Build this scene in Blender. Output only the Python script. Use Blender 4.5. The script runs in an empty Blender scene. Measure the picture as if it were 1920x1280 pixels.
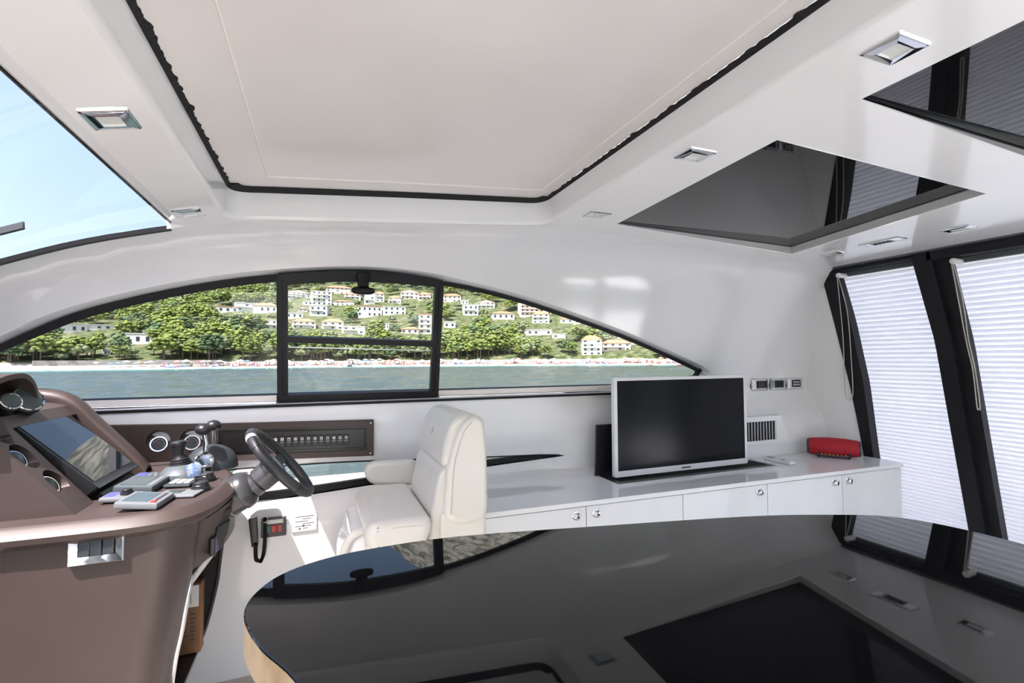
import bpy, bmesh, math, random
import numpy as np
from mathutils import Vector, Matrix
from mathutils.geometry import delaunay_2d_cdt
random.seed(7); rng = np.random.default_rng(7)
S = bpy.context.scene; COL = S.collection

# ------------------------------------------------------------------ camera
FPX = 17/36*1920
CAM = np.array([0, 0, 1.31]); yaw, pit, rol = math.radians(21.5), math.radians(2.15), math.radians(.35)
_f = np.array([math.sin(yaw)*math.cos(pit), math.cos(yaw)*math.cos(pit), math.sin(pit)])
_r0 = np.array([math.cos(yaw), -math.sin(yaw), 0]); _u0 = np.cross(_r0, _f)
_r = _r0*math.cos(rol)-_u0*math.sin(rol); _u = _u0*math.cos(rol)+_r0*math.sin(rol)
cd = bpy.data.cameras.new('camera'); cd.lens = 17; cd.sensor_width = 36; cd.clip_start = .03; cd.clip_end = 9000
cam = bpy.data.objects.new('camera', cd); COL.objects.link(cam)
cam.matrix_world = Matrix(((_r[0], _u[0], -_f[0], CAM[0]), (_r[1], _u[1], -_f[1], CAM[1]), (_r[2], _u[2], -_f[2], CAM[2]), (0, 0, 0, 1)))
S.camera = cam
def ray(x, y): return _f+_r*((x-960)/FPX)-_u*((y-640)/FPX)
def on(x, y, ax, v):                       # the point of a plane of the place that a line of sight meets
    d = ray(x, y); i = 'xyz'.index(ax); return CAM+(v-CAM[i])/d[i]*d
def proj(p):
    q = np.array(p)-CAM; z = q@_f; return 960+FPX*(q@_r)/z, 640-FPX*(q@_u)/z

# ------------------------------------------------------------------ sky, sun, exposure
SUN = Vector((.42, .36, -1)).normalized()
w = bpy.data.worlds.new('world'); S.world = w; w.use_nodes = True
nt = w.node_tree; bg = nt.nodes['Background']
sky = nt.nodes.new('ShaderNodeTexSky'); sky.sky_type = 'NISHITA'; sky.sun_disc = False
sky.sun_elevation = math.asin(-SUN.z); sky.sun_rotation = math.atan2(-SUN.x, -SUN.y)
sky.air_density = 1.0; sky.dust_density = 4.0; sky.ozone_density = 1.0
nt.links.new(sky.outputs[0], bg.inputs[0]); bg.inputs[1].default_value = .24
sl = bpy.data.lights.new('sun', 'SUN'); sl.energy = 7.6; sl.angle = math.radians(.6); sl.color = (1, .985, .965)
so = bpy.data.objects.new('sun', sl); COL.objects.link(so); so.rotation_euler = SUN.to_track_quat('-Z', 'Y').to_euler(); so.location = (-8, -14, 20)
S.view_settings.view_transform = 'Standard'; S.view_settings.look = 'None'; S.view_settings.gamma = 1
S.view_settings.use_curve_mapping = False; S.view_settings.exposure = 1.92

# ------------------------------------------------------------------ materials
def mat(name, col, rough=.5, metal=0, spec=.5, var=0, vscale=8, bump=0, bscale=40, coat=0, col2=None, trans=None, emit=None):
    m = bpy.data.materials.new(name); m.use_nodes = True; n = m.node_tree; b = n.nodes['Principled BSDF']
    b.inputs['Base Color'].default_value = (*col, 1); b.inputs['Roughness'].default_value = rough
    b.inputs['Metallic'].default_value = metal; b.inputs['Specular IOR Level'].default_value = spec
    b.inputs['Coat Weight'].default_value = coat; b.inputs['Coat Roughness'].default_value = .03
    tc = n.nodes.new('ShaderNodeTexCoord')
    if var or col2:
        no = n.nodes.new('ShaderNodeTexNoise'); no.inputs['Scale'].default_value = vscale; no.inputs['Detail'].default_value = 5
        n.links.new(tc.outputs['Object'], no.inputs['Vector'])
        rp = n.nodes.new('ShaderNodeValToRGB'); c2 = col2 or tuple(c*(1-var) for c in col)
        rp.color_ramp.elements[0].color = (*c2, 1); rp.color_ramp.elements[1].color = (*col, 1)
        rp.color_ramp.elements[0].position = .38; rp.color_ramp.elements[1].position = .62
        n.links.new(no.outputs['Fac'], rp.inputs[0]); n.links.new(rp.outputs[0], b.inputs['Base Color'])
    if bump:
        n2 = n.nodes.new('ShaderNodeTexNoise'); n2.inputs['Scale'].default_value = bscale; n2.inputs['Detail'].default_value = 4
        bp = n.nodes.new('ShaderNodeBump'); bp.inputs['Strength'].default_value = bump; bp.inputs['Distance'].default_value = .002
        n.links.new(tc.outputs['Object'], n2.inputs['Vector']); n.links.new(n2.outputs['Fac'], bp.inputs['Height']); n.links.new(bp.outputs[0], b.inputs['Normal'])
    if emit: b.inputs['Emission Color'].default_value = (*emit[:3], 1); b.inputs['Emission Strength'].default_value = emit[3]
    return m
def glass_mat(name, tint, refl=.06, rough=0):
    m = bpy.data.materials.new(name); m.use_nodes = True; n = m.node_tree; n.nodes.clear()
    o = n.nodes.new('ShaderNodeOutputMaterial'); t = n.nodes.new('ShaderNodeBsdfTransparent'); g = n.nodes.new('ShaderNodeBsdfGlossy')
    t.inputs[0].default_value = (*tint, 1); g.inputs['Roughness'].default_value = rough
    lw = n.nodes.new('ShaderNodeLayerWeight'); lw.inputs[0].default_value = .5; pw = n.nodes.new('ShaderNodeMath'); pw.operation = 'POWER'; pw.inputs[1].default_value = 5
    ma = n.nodes.new('ShaderNodeMath'); ma.operation = 'MULTIPLY_ADD'; ma.inputs[1].default_value = .9; ma.inputs[2].default_value = refl
    n.links.new(lw.outputs['Facing'], pw.inputs[0]); n.links.new(pw.outputs[0], ma.inputs[0])
    mx = n.nodes.new('ShaderNodeMixShader'); n.links.new(ma.outputs[0], mx.inputs[0]); n.links.new(t.outputs[0], mx.inputs[1]); n.links.new(g.outputs[0], mx.inputs[2])
    n.links.new(mx.outputs[0], o.inputs[0]); return m
M = {}
M['gel'] = mat('white_gelcoat', (.80, .805, .815), .10, var=.03, vscale=2)
M['gelwarm'] = mat('cream_white_gelcoat', (.80, .77, .73), .2, var=.03, vscale=2)
M['roofpanel'] = mat('cream_headliner_gloss', (.72, .70, .69), .14, var=.05, vscale=1.5)
M['rubber'] = mat('black_rubber', (.008, .008, .010), .5, spec=.25, bump=.3)
M['fringe'] = mat('black_brush_fringe', (.008, .008, .01), .9, bump=1, bscale=200)
M['frame'] = mat('black_satin_frame', (.010, .010, .013), .42, spec=.25, var=.2)
M['blackglass'] = mat('black_mirror_glass', (.005, .005, .006), .02, spec=.28)
M['tabletop'] = mat('black_gloss_tabletop', (.005, .005, .006), .02, spec=.40, var=.2, vscale=3)
M['wood'] = mat('pale_oak_edge', (.46, .35, .22), .45, col2=(.32, .22, .12), vscale=22)
M['chrome'] = mat('chrome', (.85, .86, .88), .06, 1)
M['steel'] = mat('brushed_steel', (.55, .55, .56), .28, 1, var=.15, vscale=60)
M['lens'] = mat('frosted_lens', (.62, .64, .62), .35)
M['brown'] = mat('brown_metallic_plastic', (.052, .036, .031), .48, metal=.05, var=.08, vscale=6, bump=.05)
M['browndk'] = mat('dark_brown_plastic', (.020, .0155, .0155), .32, var=.15, vscale=8)
M['dark'] = mat('black_plastic', (.014, .014, .016), .35, var=.2)
M['void'] = mat('black_matt', (.004, .004, .004), .9, var=.3)
M['grey'] = mat('grey_plastic', (.075, .09, .10), .45, var=.06)
M['greydk'] = mat('dark_grey_plastic', (.028, .034, .039), .4, var=.1)
M['greylt'] = mat('light_grey_plastic', (.15, .16, .17), .45, var=.05)
M['lcd'] = mat('lcd_glass', (.06, .08, .08), .1, var=.1)
M['screen'] = mat('dark_display_glass', (.010, .013, .018), .03, spec=.9)
M['leather'] = mat('cream_leather', (.66, .645, .59), .42, var=.04, vscale=5, bump=.15, bscale=260)
M['seam'] = mat('leather_seam', (.55, .52, .44), .6, var=.1)
M['wheel'] = mat('black_grained_leather', (.022, .024, .028), .42, bump=.3, bscale=300, var=.2)
M['column'] = mat('grey_black_column', (.055, .055, .058), .28, metal=.3, var=.1)
M['tape'] = mat('pale_tape', (.62, .66, .72), .5, var=.1)
M['badge'] = mat('blue_badge', (.12, .22, .42), .2, .3, col2=(.40, .44, .48), vscale=60)
M['gloss'] = mat('white_gloss_lacquer', (.80, .81, .825), .05, var=.02)
M['tvwhite'] = mat('silver_white_bezel', (.70, .70, .72), .3, var=.04)
M['tvscreen'] = mat('tv_screen', (.004, .004, .005), .18, spec=.14)
M['red'] = mat('red_fabric', (.42, .006, .018), .7, var=.25, vscale=90, bump=.4, bscale=400)
M['orange'] = mat('orange_trim', (.85, .16, .02), .5, var=.2)
M['remote'] = mat('white_plastic', (.78, .78, .77), .35, var=.03)
M['floor'] = mat('oak_floor', (.58, .53, .46), .35, col2=(.48, .43, .36), vscale=3)
M['card'] = mat('brown_cardboard', (.16, .075, .03), .8, var=.25, vscale=20)  # darkened in the colour for the shade inside the niche
M['paper'] = mat('white_paper', (.5, .5, .49), .7, var=.08)
M['ink'] = mat('dark_print', (.04, .04, .05), .6, var=.2)
M['redbtn'] = mat('red_button', (.55, .04, .03), .4, var=.2)
M['bluebtn'] = mat('blue_lcd', (.10, .10, .60), .2, var=.2)
M['greenbtn'] = mat('green_button', (.06, .22, .16), .4, var=.2)
M['cord'] = mat('beige_cord', (.5, .47, .42), .7, var=.1)
M['glassside'] = glass_mat('tinted_side_glass', (.285, .295, .295), .02)
M['glassfront'] = glass_mat('tinted_windscreen', (.465, .443, .452), .03)
M['glassclear'] = glass_mat('clear_glass', (.95, .97, .97), .04)
M['deck'] = mat('grey_deck', (.45, .44, .46), .6, var=.12, vscale=10)
M['caprail'] = mat('white_cap_rail', (.80, .74, .70), .3, var=.04)
bl = bpy.data.materials.new('white_pleated_fabric'); bl.use_nodes = True; n = bl.node_tree; n.nodes.clear()
o_ = n.nodes.new('ShaderNodeOutputMaterial'); d_ = n.nodes.new('ShaderNodeBsdfDiffuse'); t_ = n.nodes.new('ShaderNodeBsdfTranslucent'); x_ = n.nodes.new('ShaderNodeMixShader')
no_ = n.nodes.new('ShaderNodeTexNoise'); no_.inputs['Scale'].default_value = 30; rp_ = n.nodes.new('ShaderNodeValToRGB')
rp_.color_ramp.elements[0].color = (.76, .755, .775, 1); rp_.color_ramp.elements[1].color = (.81, .80, .82, 1)
n.links.new(no_.outputs['Fac'], rp_.inputs[0])
for b_ in (d_, t_): n.links.new(rp_.outputs[0], b_.inputs[0])
x_.inputs[0].default_value = .6; n.links.new(d_.outputs[0], x_.inputs[1]); n.links.new(t_.outputs[0], x_.inputs[2]); n.links.new(x_.outputs[0], o_.inputs[0])
M['blind'] = bl

# ------------------------------------------------------------------ builders
WL = {}
def _link(o, parent, loc):
    COL.objects.link(o)
    if parent is not None: o.parent = parent; o.location = Vector(loc)-WL[parent]
    else: o.location = loc
    WL[o] = Vector(loc)
def tag(o, label=None, cat=None, group=None, kind=None):
    for k, v in (('label', label), ('category', cat), ('group', group), ('kind', kind)):
        if v: o[k] = v
    return o
def thing(name, label, cat, loc, group=None, kind=None):
    o = bpy.data.objects.new(name, None); o.empty_display_size = .05; _link(o, None, Vector(loc)); return tag(o, label, cat, group, kind)
class MB:
    def __init__(s): s.bm = bmesh.new()
    def add(s, verts, faces):
        vs = [s.bm.verts.new(v) for v in verts]
        for f in faces:
            try: s.bm.faces.new([vs[i] for i in f])
            except ValueError: pass
        return vs
    def box(s, a, b, bev=0, seg=2, rot=None, piv=None):
        r = bmesh.ops.create_cube(s.bm, size=1); vs = r['verts']
        a, b = Vector(a), Vector(b); c = (a+b)/2; d = b-a
        for v in vs: v.co = Vector((v.co.x*d.x, v.co.y*d.y, v.co.z*d.z))+c
        if bev:
            es = list({e for v in vs for e in v.link_edges})
            r = bmesh.ops.bevel(s.bm, geom=es+vs, offset=bev, segments=seg, affect='EDGES', profile=.5)
            vs = list({v for f in r['faces'] for v in f.verts} | {v for v in vs if v.is_valid})
        if rot is not None:
            p = Vector(piv) if piv is not None else c
            for v in vs: v.co = rot @ (v.co-p)+p
        return vs
    def rings(s, rings, cap=True, closed=True):
        n = len(rings[0]); V = [[s.bm.verts.new(p) for p in r] for r in rings]
        for i in range(len(V)-1):
            for j in range(n if closed else n-1):
                k = (j+1) % n
                try: s.bm.faces.new((V[i][j], V[i][k], V[i+1][k], V[i+1][j]))
                except ValueError: pass
        if cap:
            for r in (V[0], V[-1]):
                try: s.bm.faces.new(r)
                except ValueError: pass
        return V
    def prism(s, poly, ax, a, b, bev=0, seg=2):
        i = 'xyz'.index(ax)
        def P(p, t): q = list(p); q.insert(i, t); return Vector(q)
        V = s.rings([[P(p, a) for p in poly], [P(p, b) for p in poly]])
        if bev:
            es = [e for r in V for v in r for e in v.link_edges if e.other_vert(v) in r]
            bmesh.ops.bevel(s.bm, geom=list(set(es)), offset=bev, segments=seg, affect='EDGES', profile=.5)
    def cyl(s, p, q, r, r2=None, n=24, cap=True):
        p, q = Vector(p), Vector(q); d = (q-p).normalized(); a = d.orthogonal().normalized(); b = d.cross(a); r2 = r if r2 is None else r2
        R = [[c+(a*math.cos(2*math.pi*k/n)+b*math.sin(2*math.pi*k/n))*rr for k in range(n)] for c, rr in ((p, r), (q, r2))]
        s.rings(R, cap)
    def lathe(s, p, d, prof, n=28, cap=True):           # prof: (along, radius)
        p, d = Vector(p), Vector(d).normalized(); a = d.orthogonal().normalized(); b = d.cross(a)
        s.rings([[p+d*t+(a*math.cos(2*math.pi*k/n)+b*math.sin(2*math.pi*k/n))*max(r, 1e-4) for k in range(n)] for t, r in prof], cap)
    def tube(s, pts, r, n=10, closed=False):
        pts = [Vector(p) for p in pts]; N = len(pts); R = []; a = None
        for i in range(N):
            t = (pts[(i+1) % N]-pts[i-1]) if closed else (pts[min(i+1, N-1)]-pts[max(i-1, 0)])
            t.normalize(); a = t.orthogonal().normalized() if a is None else (a-t*a.dot(t)).normalized(); b = t.cross(a)
            R.append([pts[i]+(a*math.cos(2*math.pi*k/n)+b*math.sin(2*math.pi*k/n))*(r[i] if isinstance(r, (list, tuple)) else r) for k in range(n)])
        if closed: R.append(R[0])
        s.rings(R, not closed)
    def build(s, name, m, parent=None, ang=35, kind=None):
        bm = s.bm; bmesh.ops.remove_doubles(bm, verts=bm.verts, dist=1e-5); bmesh.ops.recalc_face_normals(bm, faces=bm.faces)
        lo = [min(v.co[i] for v in bm.verts) for i in range(3)]; hi = [max(v.co[i] for v in bm.verts) for i in range(3)]
        loc = Vector(((lo[0]+hi[0])/2, (lo[1]+hi[1])/2, lo[2]))
        for v in bm.verts: v.co -= loc
        me = bpy.data.meshes.new(name); bm.to_mesh(me); bm.free(); me.materials.append(M[m] if isinstance(m, str) else m)
        if ang: me.shade_smooth(); me.set_sharp_from_angle(angle=math.radians(ang))
        o = bpy.data.objects.new(name, me); _link(o, parent, loc)
        if kind: o['kind'] = kind
        if ang: wn(o)
        return o
def wn(o):
    if len(o.data.polygons) > 6000: return
    m_ = o.modifiers.new('weighted_normal', 'WEIGHTED_NORMAL'); m_.keep_sharp = True; m_.weight = 80
def quick(name, m, parent, fn, *a, **k):
    mb = MB(); getattr(mb, fn)(*a, **k); return mb.build(name, m, parent)
def cut(o, cutter_mb):
    c = cutter_mb.build('cutter', 'dark'); md = o.modifiers.new('b', 'BOOLEAN'); md.object = c; md.operation = 'DIFFERENCE'; md.solver = 'EXACT'
    bpy.context.view_layer.update(); dg = bpy.context.evaluated_depsgraph_get()
    me = bpy.data.meshes.new_from_object(o.evaluated_get(dg)); o.modifiers.clear(); old = o.data; o.data = me; me.name = old.name
    me.shade_smooth(); me.set_sharp_from_angle(angle=math.radians(35)); wn(o)
    cm = c.data; bpy.data.objects.remove(c); bpy.data.meshes.remove(cm)
def inside(p, poly):
    x, y = p; c = False; n = len(poly); j = n-1
    for i in range(n):
        xi, yi = poly[i]; xj, yj = poly[j]
        if (yi > y) != (yj > y) and x < (xj-xi)*(y-yi)/(yj-yi)+xi: c = not c
        j = i
    return c
def dens(poly, h):
    out = []
    for i in range(len(poly)):
        a, b = np.array(poly[i]), np.array(poly[(i+1) % len(poly)]); k = max(1, int(math.ceil(np.linalg.norm(b-a)/h)))
        out += [tuple(a+(b-a)*t/k) for t in range(k)]
    return out
def sheet(outer, holes, h, fmap):                       # a curved sheet with real openings
    pts, edges = [], []
    for p in [outer]+holes:
        d = dens(p, h); o = len(pts); pts += d; edges += [(o+i, o+(i+1) % len(d)) for i in range(len(d))]
    B = np.array(pts); lo, hi = B.min(0), B.max(0)
    for x in np.arange(lo[0]+h, hi[0], h):
        for y in np.arange(lo[1]+h, hi[1], h):
            if inside((x, y), outer) and not any(inside((x, y), q) for q in holes) and np.min(np.hypot(B[:, 0]-x, B[:, 1]-y)) > h*.5: pts.append((x, y))
    r = delaunay_2d_cdt([Vector(p) for p in pts], edges, [], 0, 1e-6); V = [tuple(v) for v in r[0]]
    F = []
    for f in r[2]:
        c = np.mean([V[i] for i in f], 0)
        if inside(c, outer) and not any(inside(c, q) for q in holes): F.append(list(f))
    mb = MB(); mb.add([fmap(*v) for v in V], F); bmesh.ops.delete(mb.bm, geom=[v for v in mb.bm.verts if not v.link_faces], context='VERTS'); return mb
def offs(poly, d):
    n = len(poly); P = np.array(poly, float); A = .5*sum(P[i][0]*P[(i+1) % n][1]-P[(i+1) % n][0]*P[i][1] for i in range(n)); s = 1 if A > 0 else -1
    out = []
    for i in range(n):
        e1 = P[i]-P[i-1]; e2 = P[(i+1) % n]-P[i]; n1 = np.array([e1[1], -e1[0]])/np.linalg.norm(e1); n2 = np.array([e2[1], -e2[0]])/np.linalg.norm(e2)
        m = n1+n2; m /= np.linalg.norm(m); out.append(tuple(P[i]+s*d*m/max(.35, m@n1)))
    return out
def cat(pts, k=8):
    P = [np.array(p, float) for p in pts]; out = []
    for i in range(len(P)-1):
        a, b, c, d = P[max(i-1, 0)], P[i], P[i+1], P[min(i+2, len(P)-1)]
        for t in np.linspace(0, 1, k, endpoint=False): out.append(tuple(.5*((2*b)+(c-a)*t+(2*a-5*b+4*c-d)*t*t+(3*b-a-3*c+d)*t**3)))
    return out+[tuple(P[-1])]
def rpoly(poly, r, n=6):                                # polygon with rounded corners
    out = []; N = len(poly)
    for i in range(N):
        p = np.array(poly[i], float); a = np.array(poly[i-1])-p; b = np.array(poly[(i+1) % N])-p
        rr = min(r, .45*np.linalg.norm(a), .45*np.linalg.norm(b)); s_, e_ = p+a/np.linalg.norm(a)*rr, p+b/np.linalg.norm(b)*rr
        for t in np.linspace(0, 1, n): out.append(tuple((1-t)**2*s_+2*t*(1-t)*p+t*t*e_))
    return out

# ================================================================== THE SETTING
# roof height along the boat (x aft), then the section of the side: a leaning wall that rolls over into the roof
_zx = [-2.3, -2.0, -1.5, -.969, -.766, -.51, -.3, .3, .94, 1.3, 2.45, 3.3]
_zz = [.98, 1.13, 1.39, 1.629, 1.712, 1.785, 1.832, 1.882, 1.93, 1.932, 1.905, 1.90]
def zc(x): return float(np.mean(np.interp(x+np.linspace(-.08, .08, 5), _zx, _zz)))
def p2y(x): return float(np.interp(x, [-2.3, .9, 2.0, 2.6], [2.05, 2.03, 2.06, 2.13]))
Z0, Y0, LEAN = 1.12, 2.40, .22
def ylean(z): return Y0-LEAN*(z-Z0)
CV = .21
def stop(x): return max(.02, zc(x)-CV-Z0)               # s where the roll begins
def SMAX(x): return stop(x)+.30
def side(x, s, off=0.):
    k = stop(x)
    if s <= k: y, z, ny, nz = ylean(Z0+s), Z0+s, .976, .215
    else:
        t = min(1, (s-k)/.30); z0 = Z0+k; y0 = ylean(z0); zt = max(zc(x), z0+.02); y1 = ylean(zt); y2 = p2y(x)
        y = (1-t)**2*y0+2*t*(1-t)*y1+t*t*y2; z = (1-t)**2*z0+2*t*(1-t)*zt+t*t*zt
        a = t*1.35; ny, nz = math.cos(a+.2), math.sin(a+.2)
    return (x, y+ny*off, z+nz*off)
MIR = .66
def mir(p): return (p[0], MIR-p[1], p[2])
ARCH = [(-1.46, 1.135), (-1.3, 1.262), (-1.101, 1.374), (-.892, 1.478), (-.672, 1.555), (-.416, 1.622), (-.179, 1.663), (.17, 1.697), (.539, 1.688), (.903, 1.631), (1.284, 1.537), (1.718, 1.411), (2.19, 1.245), (2.222, 1.215), (2.2, 1.175)]
arch = [(x, z-Z0) for x, z in cat(ARCH, 5)]
sill_s = .012
hole_in = arch+[(1.8, sill_s), (-1.46, sill_s)]
hole_wall = offs(hole_in, .022)
hole_wall = [(x, max(s, .002)) for x, s in hole_wall]
xs = np.linspace(-2.3, 3.16, 92)
outer = [(float(x), 0.) for x in xs]+[(float(x), SMAX(float(x))) for x in xs[::-1]]
for nm, fm in (('wall_far', lambda p: p), ('wall_near', mir)):
    ob = sheet(outer, [hole_wall], .06, lambda x, s: fm(side(x, s))).build(nm, 'gel', None, 50); ob['kind'] = 'structure'
    mb = MB(); mb.rings([[fm(side(x, s)) for x, s in hole_wall], [fm(side(x, s, .045)) for x, s in hole_in]], cap=False); r_ = mb.build('window_reveal', 'gel', ob)

# lower side wall, with the recess for the low window
def ylow(x, z):
    w1 = float(np.clip((1.33-x)/.25, 0, 1)); w1 = w1*w1*(3-2*w1)
    a = float(np.interp(z, [0, .6, .655, .70, .845, .872, .9, 1.06, 1.12], [2.33, 2.325, 2.335, 2.40, 2.40, 2.352, 2.35, 2.36, 2.372]))
    b = float(np.interp(z, [0, .72, .80, .95, 1.0, 1.06, 1.12], [2.25, 2.25, 2.255, 2.29, 2.34, 2.375, 2.399]))
    w2 = float(np.clip((x-1.3)/.9, 0, 1)); b = 2.345+(b-2.345)*w2 if z < 1.04 else b
    return a*w1+b*(1-w1)
LOW = cat([(-.62, .848), (-.03, .845), (.34, .832), (.8, .81), (1.2, .795)], 5)+cat([(1.235, .787), (1.1, .772), (.7, .752), (.23, .722), (-.13, .700), (-.62, .685)], 5)
outer = [(float(x), 0.) for x in (-2.3, 3.16)]+[(3.16, 1.12), (-2.3, 1.12)]
zr = [.2, .4, .55, .6, .63, .655, .68, .70, .77, .845, .858, .872, .9, .95, 1.0, 1.06]
ob = sheet(outer, [LOW], .05, lambda x, z: (x, ylow(x, z), z)).build('wall_far_lower', 'gel', None, 50); ob['kind'] = 'structure'
for xa, xb in ((-2.3, -1.0), (1.3, 3.15)):               # gap left in the unseen near side to let sunlight in
    mb = MB(); mb.add([mir((x, 2.35, z)) for x, z in ((xa, 0), (xb, 0), (xb, 1.12), (xa, 1.12))], [(0, 1, 2, 3)]); mb.build('wall_near_lower', 'gel')['kind'] = 'structure'
mb = MB(); mb.box((-2.3, 2.37, 1.10), (2.15, 2.405, 1.121)); mb.build('trim_1', 'gel')['kind'] = 'structure'
mb = MB(); mb.box((-2.3, mir((0, 2.405, 0))[1], 1.10), (2.3, mir((0, 2.37, 0))[1], 1.121)); mb.build('trim_2', 'gel')['kind'] = 'structure'

# side windows
def ringstrip(mb, o1, o2, fm, a, b):
    R = [[fm(side(x, s, a)) for x, s in o1], [fm(side(x, s, a)) for x, s in o2], [fm(side(x, s, b)) for x, s in o2], [fm(side(x, s, b)) for x, s in o1]]
    mb.rings(R+[R[0]], cap=False)
def clip_x(poly, x0, x1):
    out = poly
    for X, sg in ((x0, 1), (x1, -1)):
        new = []
        for i in range(len(out)):
            a, b = out[i-1], out[i]; ia, ib = sg*(a[0]-X) >= 0, sg*(b[0]-X) >= 0
            if ia != ib: t = (X-a[0])/(b[0]-a[0]); new.append((X, a[1]+t*(b[1]-a[1])))
            if ib: new.append(b)
        out = new
    return out
def arch_s(x): A = np.array(arch); return float(np.interp(x, A[:-2, 0], A[:-2, 1]))
inner = offs(hole_in, -.020)
for nm, fm, gl in (('window_1', lambda p: p, 'glassside'), ('window_2', mir, 'glassclear')):
    W = thing(nm, None, None, fm((.2, 2.4, 1.12)), kind='structure')
    mb = MB(); ringstrip(mb, hole_in, inner, fm, .030, .055); mb.build('rubber_seal', 'rubber', W)
    for a, b in ((-1.46, -.165), (.535, 2.23)):
        p = clip_x(offs(hole_in, -.008), a, b); sheet(p, [], .12, lambda x, s: fm(side(x, s, .046))).build('pane', gl, W)
    XL, XR = -.182, .545
    def bar(name, pts, wdt, a, b, m='frame'):           # flat bar along points of the section (x,s)
        mb = MB(); R = []
        for (x, s), (dx, ds) in pts:
            R.append([fm(side(x, s, a)), fm(side(x+dx*wdt, s+ds*wdt, a)), fm(side(x+dx*wdt, s+ds*wdt, b)), fm(side(x, s, b))])
        mb.rings(R); return mb.build(name, m, W)
    sb = np.linspace(.008, 1, 8)
    bar('window_post', [((XL, .004+t*(arch_s(XL)-.006)), (1, 0)) for t in sb], .021, -.006, .04)
    bar('sliding_frame_stile', [((XL+.021, .03+t*(arch_s(XL)-.045)), (1, 0)) for t in sb], .022, .0, .035)
    bar('window_post', [((XR, .004+t*(arch_s(XR)-.006)), (-1, 0)) for t in sb], .018, -.006, .04)
    bar('sliding_frame_stile', [((XR-.018, .03+t*(arch_s(XR)-.045)), (-1, 0)) for t in sb], .022, .0, .035)
    xt = np.linspace(XL+.005, XR-.005, 14)
    bar('sliding_frame_rail', [((x, arch_s(x)+.004), (0, -1)) for x in xt], .036, -.002, .04)
    bar('sliding_frame_rail', [((x, .004), (0, 1)) for x in xt], .034, -.004, .04)
    bar('sliding_frame_rail', [((x, .272-.024*(x-XL)), (0, 1)) for x in xt], .026, -.002, .035)
    bar('sliding_glass_edge', [((x, .246-.024*(x-XL)), (0, 1)) for x in xt], .003, .026, .034, 'steel')
    for lo_, hi_ in ((.03, .28), (.28, None)):
        p = [(XL+.03, lo_), (XR-.03, lo_)]+([(XR-.03, hi_), (XL+.03, hi_)] if hi_ else [(x, arch_s(x)-.008) for x in np.linspace(XR-.03, XL+.03, 12)])
        sheet(p, [], .15, lambda x, s: fm(side(x, s, .03 if hi_ else .022))).build('sliding_pane', gl, W)
    if nm == 'window_1':
        kx = .172; mb = MB(); p0 = Vector(side(kx, arch_s(kx)-.02, -.002)); mb.lathe(p0+Vector((0, 0, .012)), (0, -.25, -1), [(0, .032), (.01, .031), (.045, .024), (.06, .026)], 24); k = mb.build('latch_neck', 'frame', W)
        mb = MB(); c = p0+Vector((0, -.018, -.062)); mb.lathe(c+Vector((-.051, 0, .003)), (1, 0, 0), [(0, .002), (.003, .009), (.010, .0135), (.024, .0165), (.051, .018), (.078, .0165), (.092, .0135), (.099, .009), (.102, .002)], 24); mb.build('latch_knob', 'frame', k)
    for zz, hh, dd, mm, pn, xa, xb in [(1.131, .026, .028, 'caprail', 'outer_coaming', a_, b_) for a_, b_ in ((-1.44, -.184), (.547, 2.185))]+[(1.1205, .011, .012, 'chrome', 'chrome_strip', a_, b_) for a_, b_ in ((-1.5, -.184), (.547, 2.19))]+[(1.107, .012, -.012, 'rubber', 'lower_seal', -1.5, 2.17)]:
        mb = MB(); a_, b_ = fm((xa, 2.385+dd-.013, zz)), fm((xb, 2.385+dd+.013, zz+hh)); mb.box((a_[0], min(a_[1], b_[1]), a_[2]), (b_[0], max(a_[1], b_[1]), b_[2]), .003); mb.build(pn, mm, W)
# low window in the far side
W = thing('window_3', None, None, (.3, 2.4, .69), kind='structure')
lin = offs(LOW, -.006)
mb = MB(); R = [[(x, ylow(x, z)+d, z) for x, z in p] for p, d in ((LOW, -.002), (LOW, .03), (lin, .03), (lin, -.002))]; mb.rings(R+[R[0]], cap=False); mb.build('rubber_seal', 'rubber', W)
bt = [(x, z) for x, z in cat([(-.62, .685), (-.13, .700), (.23, .722), (.7, .752), (1.1, .772), (1.235, .787)], 5)]
mb = MB(); mb.rings([[(x, 2.398, z), (x, 2.398, z+t), (x, 2.425, z+t), (x, 2.425, z)] for (x, z), t in zip(bt, np.interp([p[0] for p in bt], [-.6, .9, 1.1, 1.235], [.036, .032, .024, .006]))]); mb.build('black_lower_band', 'rubber', W)
sheet(LOW, [], .2, lambda x, z: (x, 2.415, z)).build('pane', 'glassside', W)

# roof with its openings
def rrect(x0, y0, x1, y1, r): return rpoly([(x0, y0), (x1, y0), (x1, y1), (x0, y1)], r, 7)
sun_in = rrect(-.315, .10, .945, 2.0, .085)
sun_out = offs(sun_in, .014)
P1 = [(1.205, .985), (2.27, .995), (2.50, 1.972), (1.262, 1.875)]
P2 = [(1.205, -.10), (2.16, -.10), (2.26, .778), (1.205, .752)]
yfar = lambda x: p2y(x)
xs = np.linspace(-.462, 3.16, 62)
outer = [(float(x), mir((0, yfar(float(x)), 0))[1]) for x in xs]+[(float(x), yfar(float(x))) for x in xs[::-1]]
ob = sheet(outer, [sun_out, P1, P2], .07, lambda x, y: (x, y, zc(x))).build('ceiling', 'gel', None, 50); ob['kind'] = 'structure'
mb = MB(); mb.rings([[(x, y, zc(x)) for x, y in sun_out], [(x*.6+a*.4, y*.6+b*.4, zc(x)+.004) for (x, y), (a, b) in zip(sun_out, sun_in)], [(x, y, zc(x)+.014) for x, y in sun_in], [(x, y, zc(x)+.105) for x, y in sun_in]], cap=False); mb.build('sunroof_coaming', 'gel', ob, 60)
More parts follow.
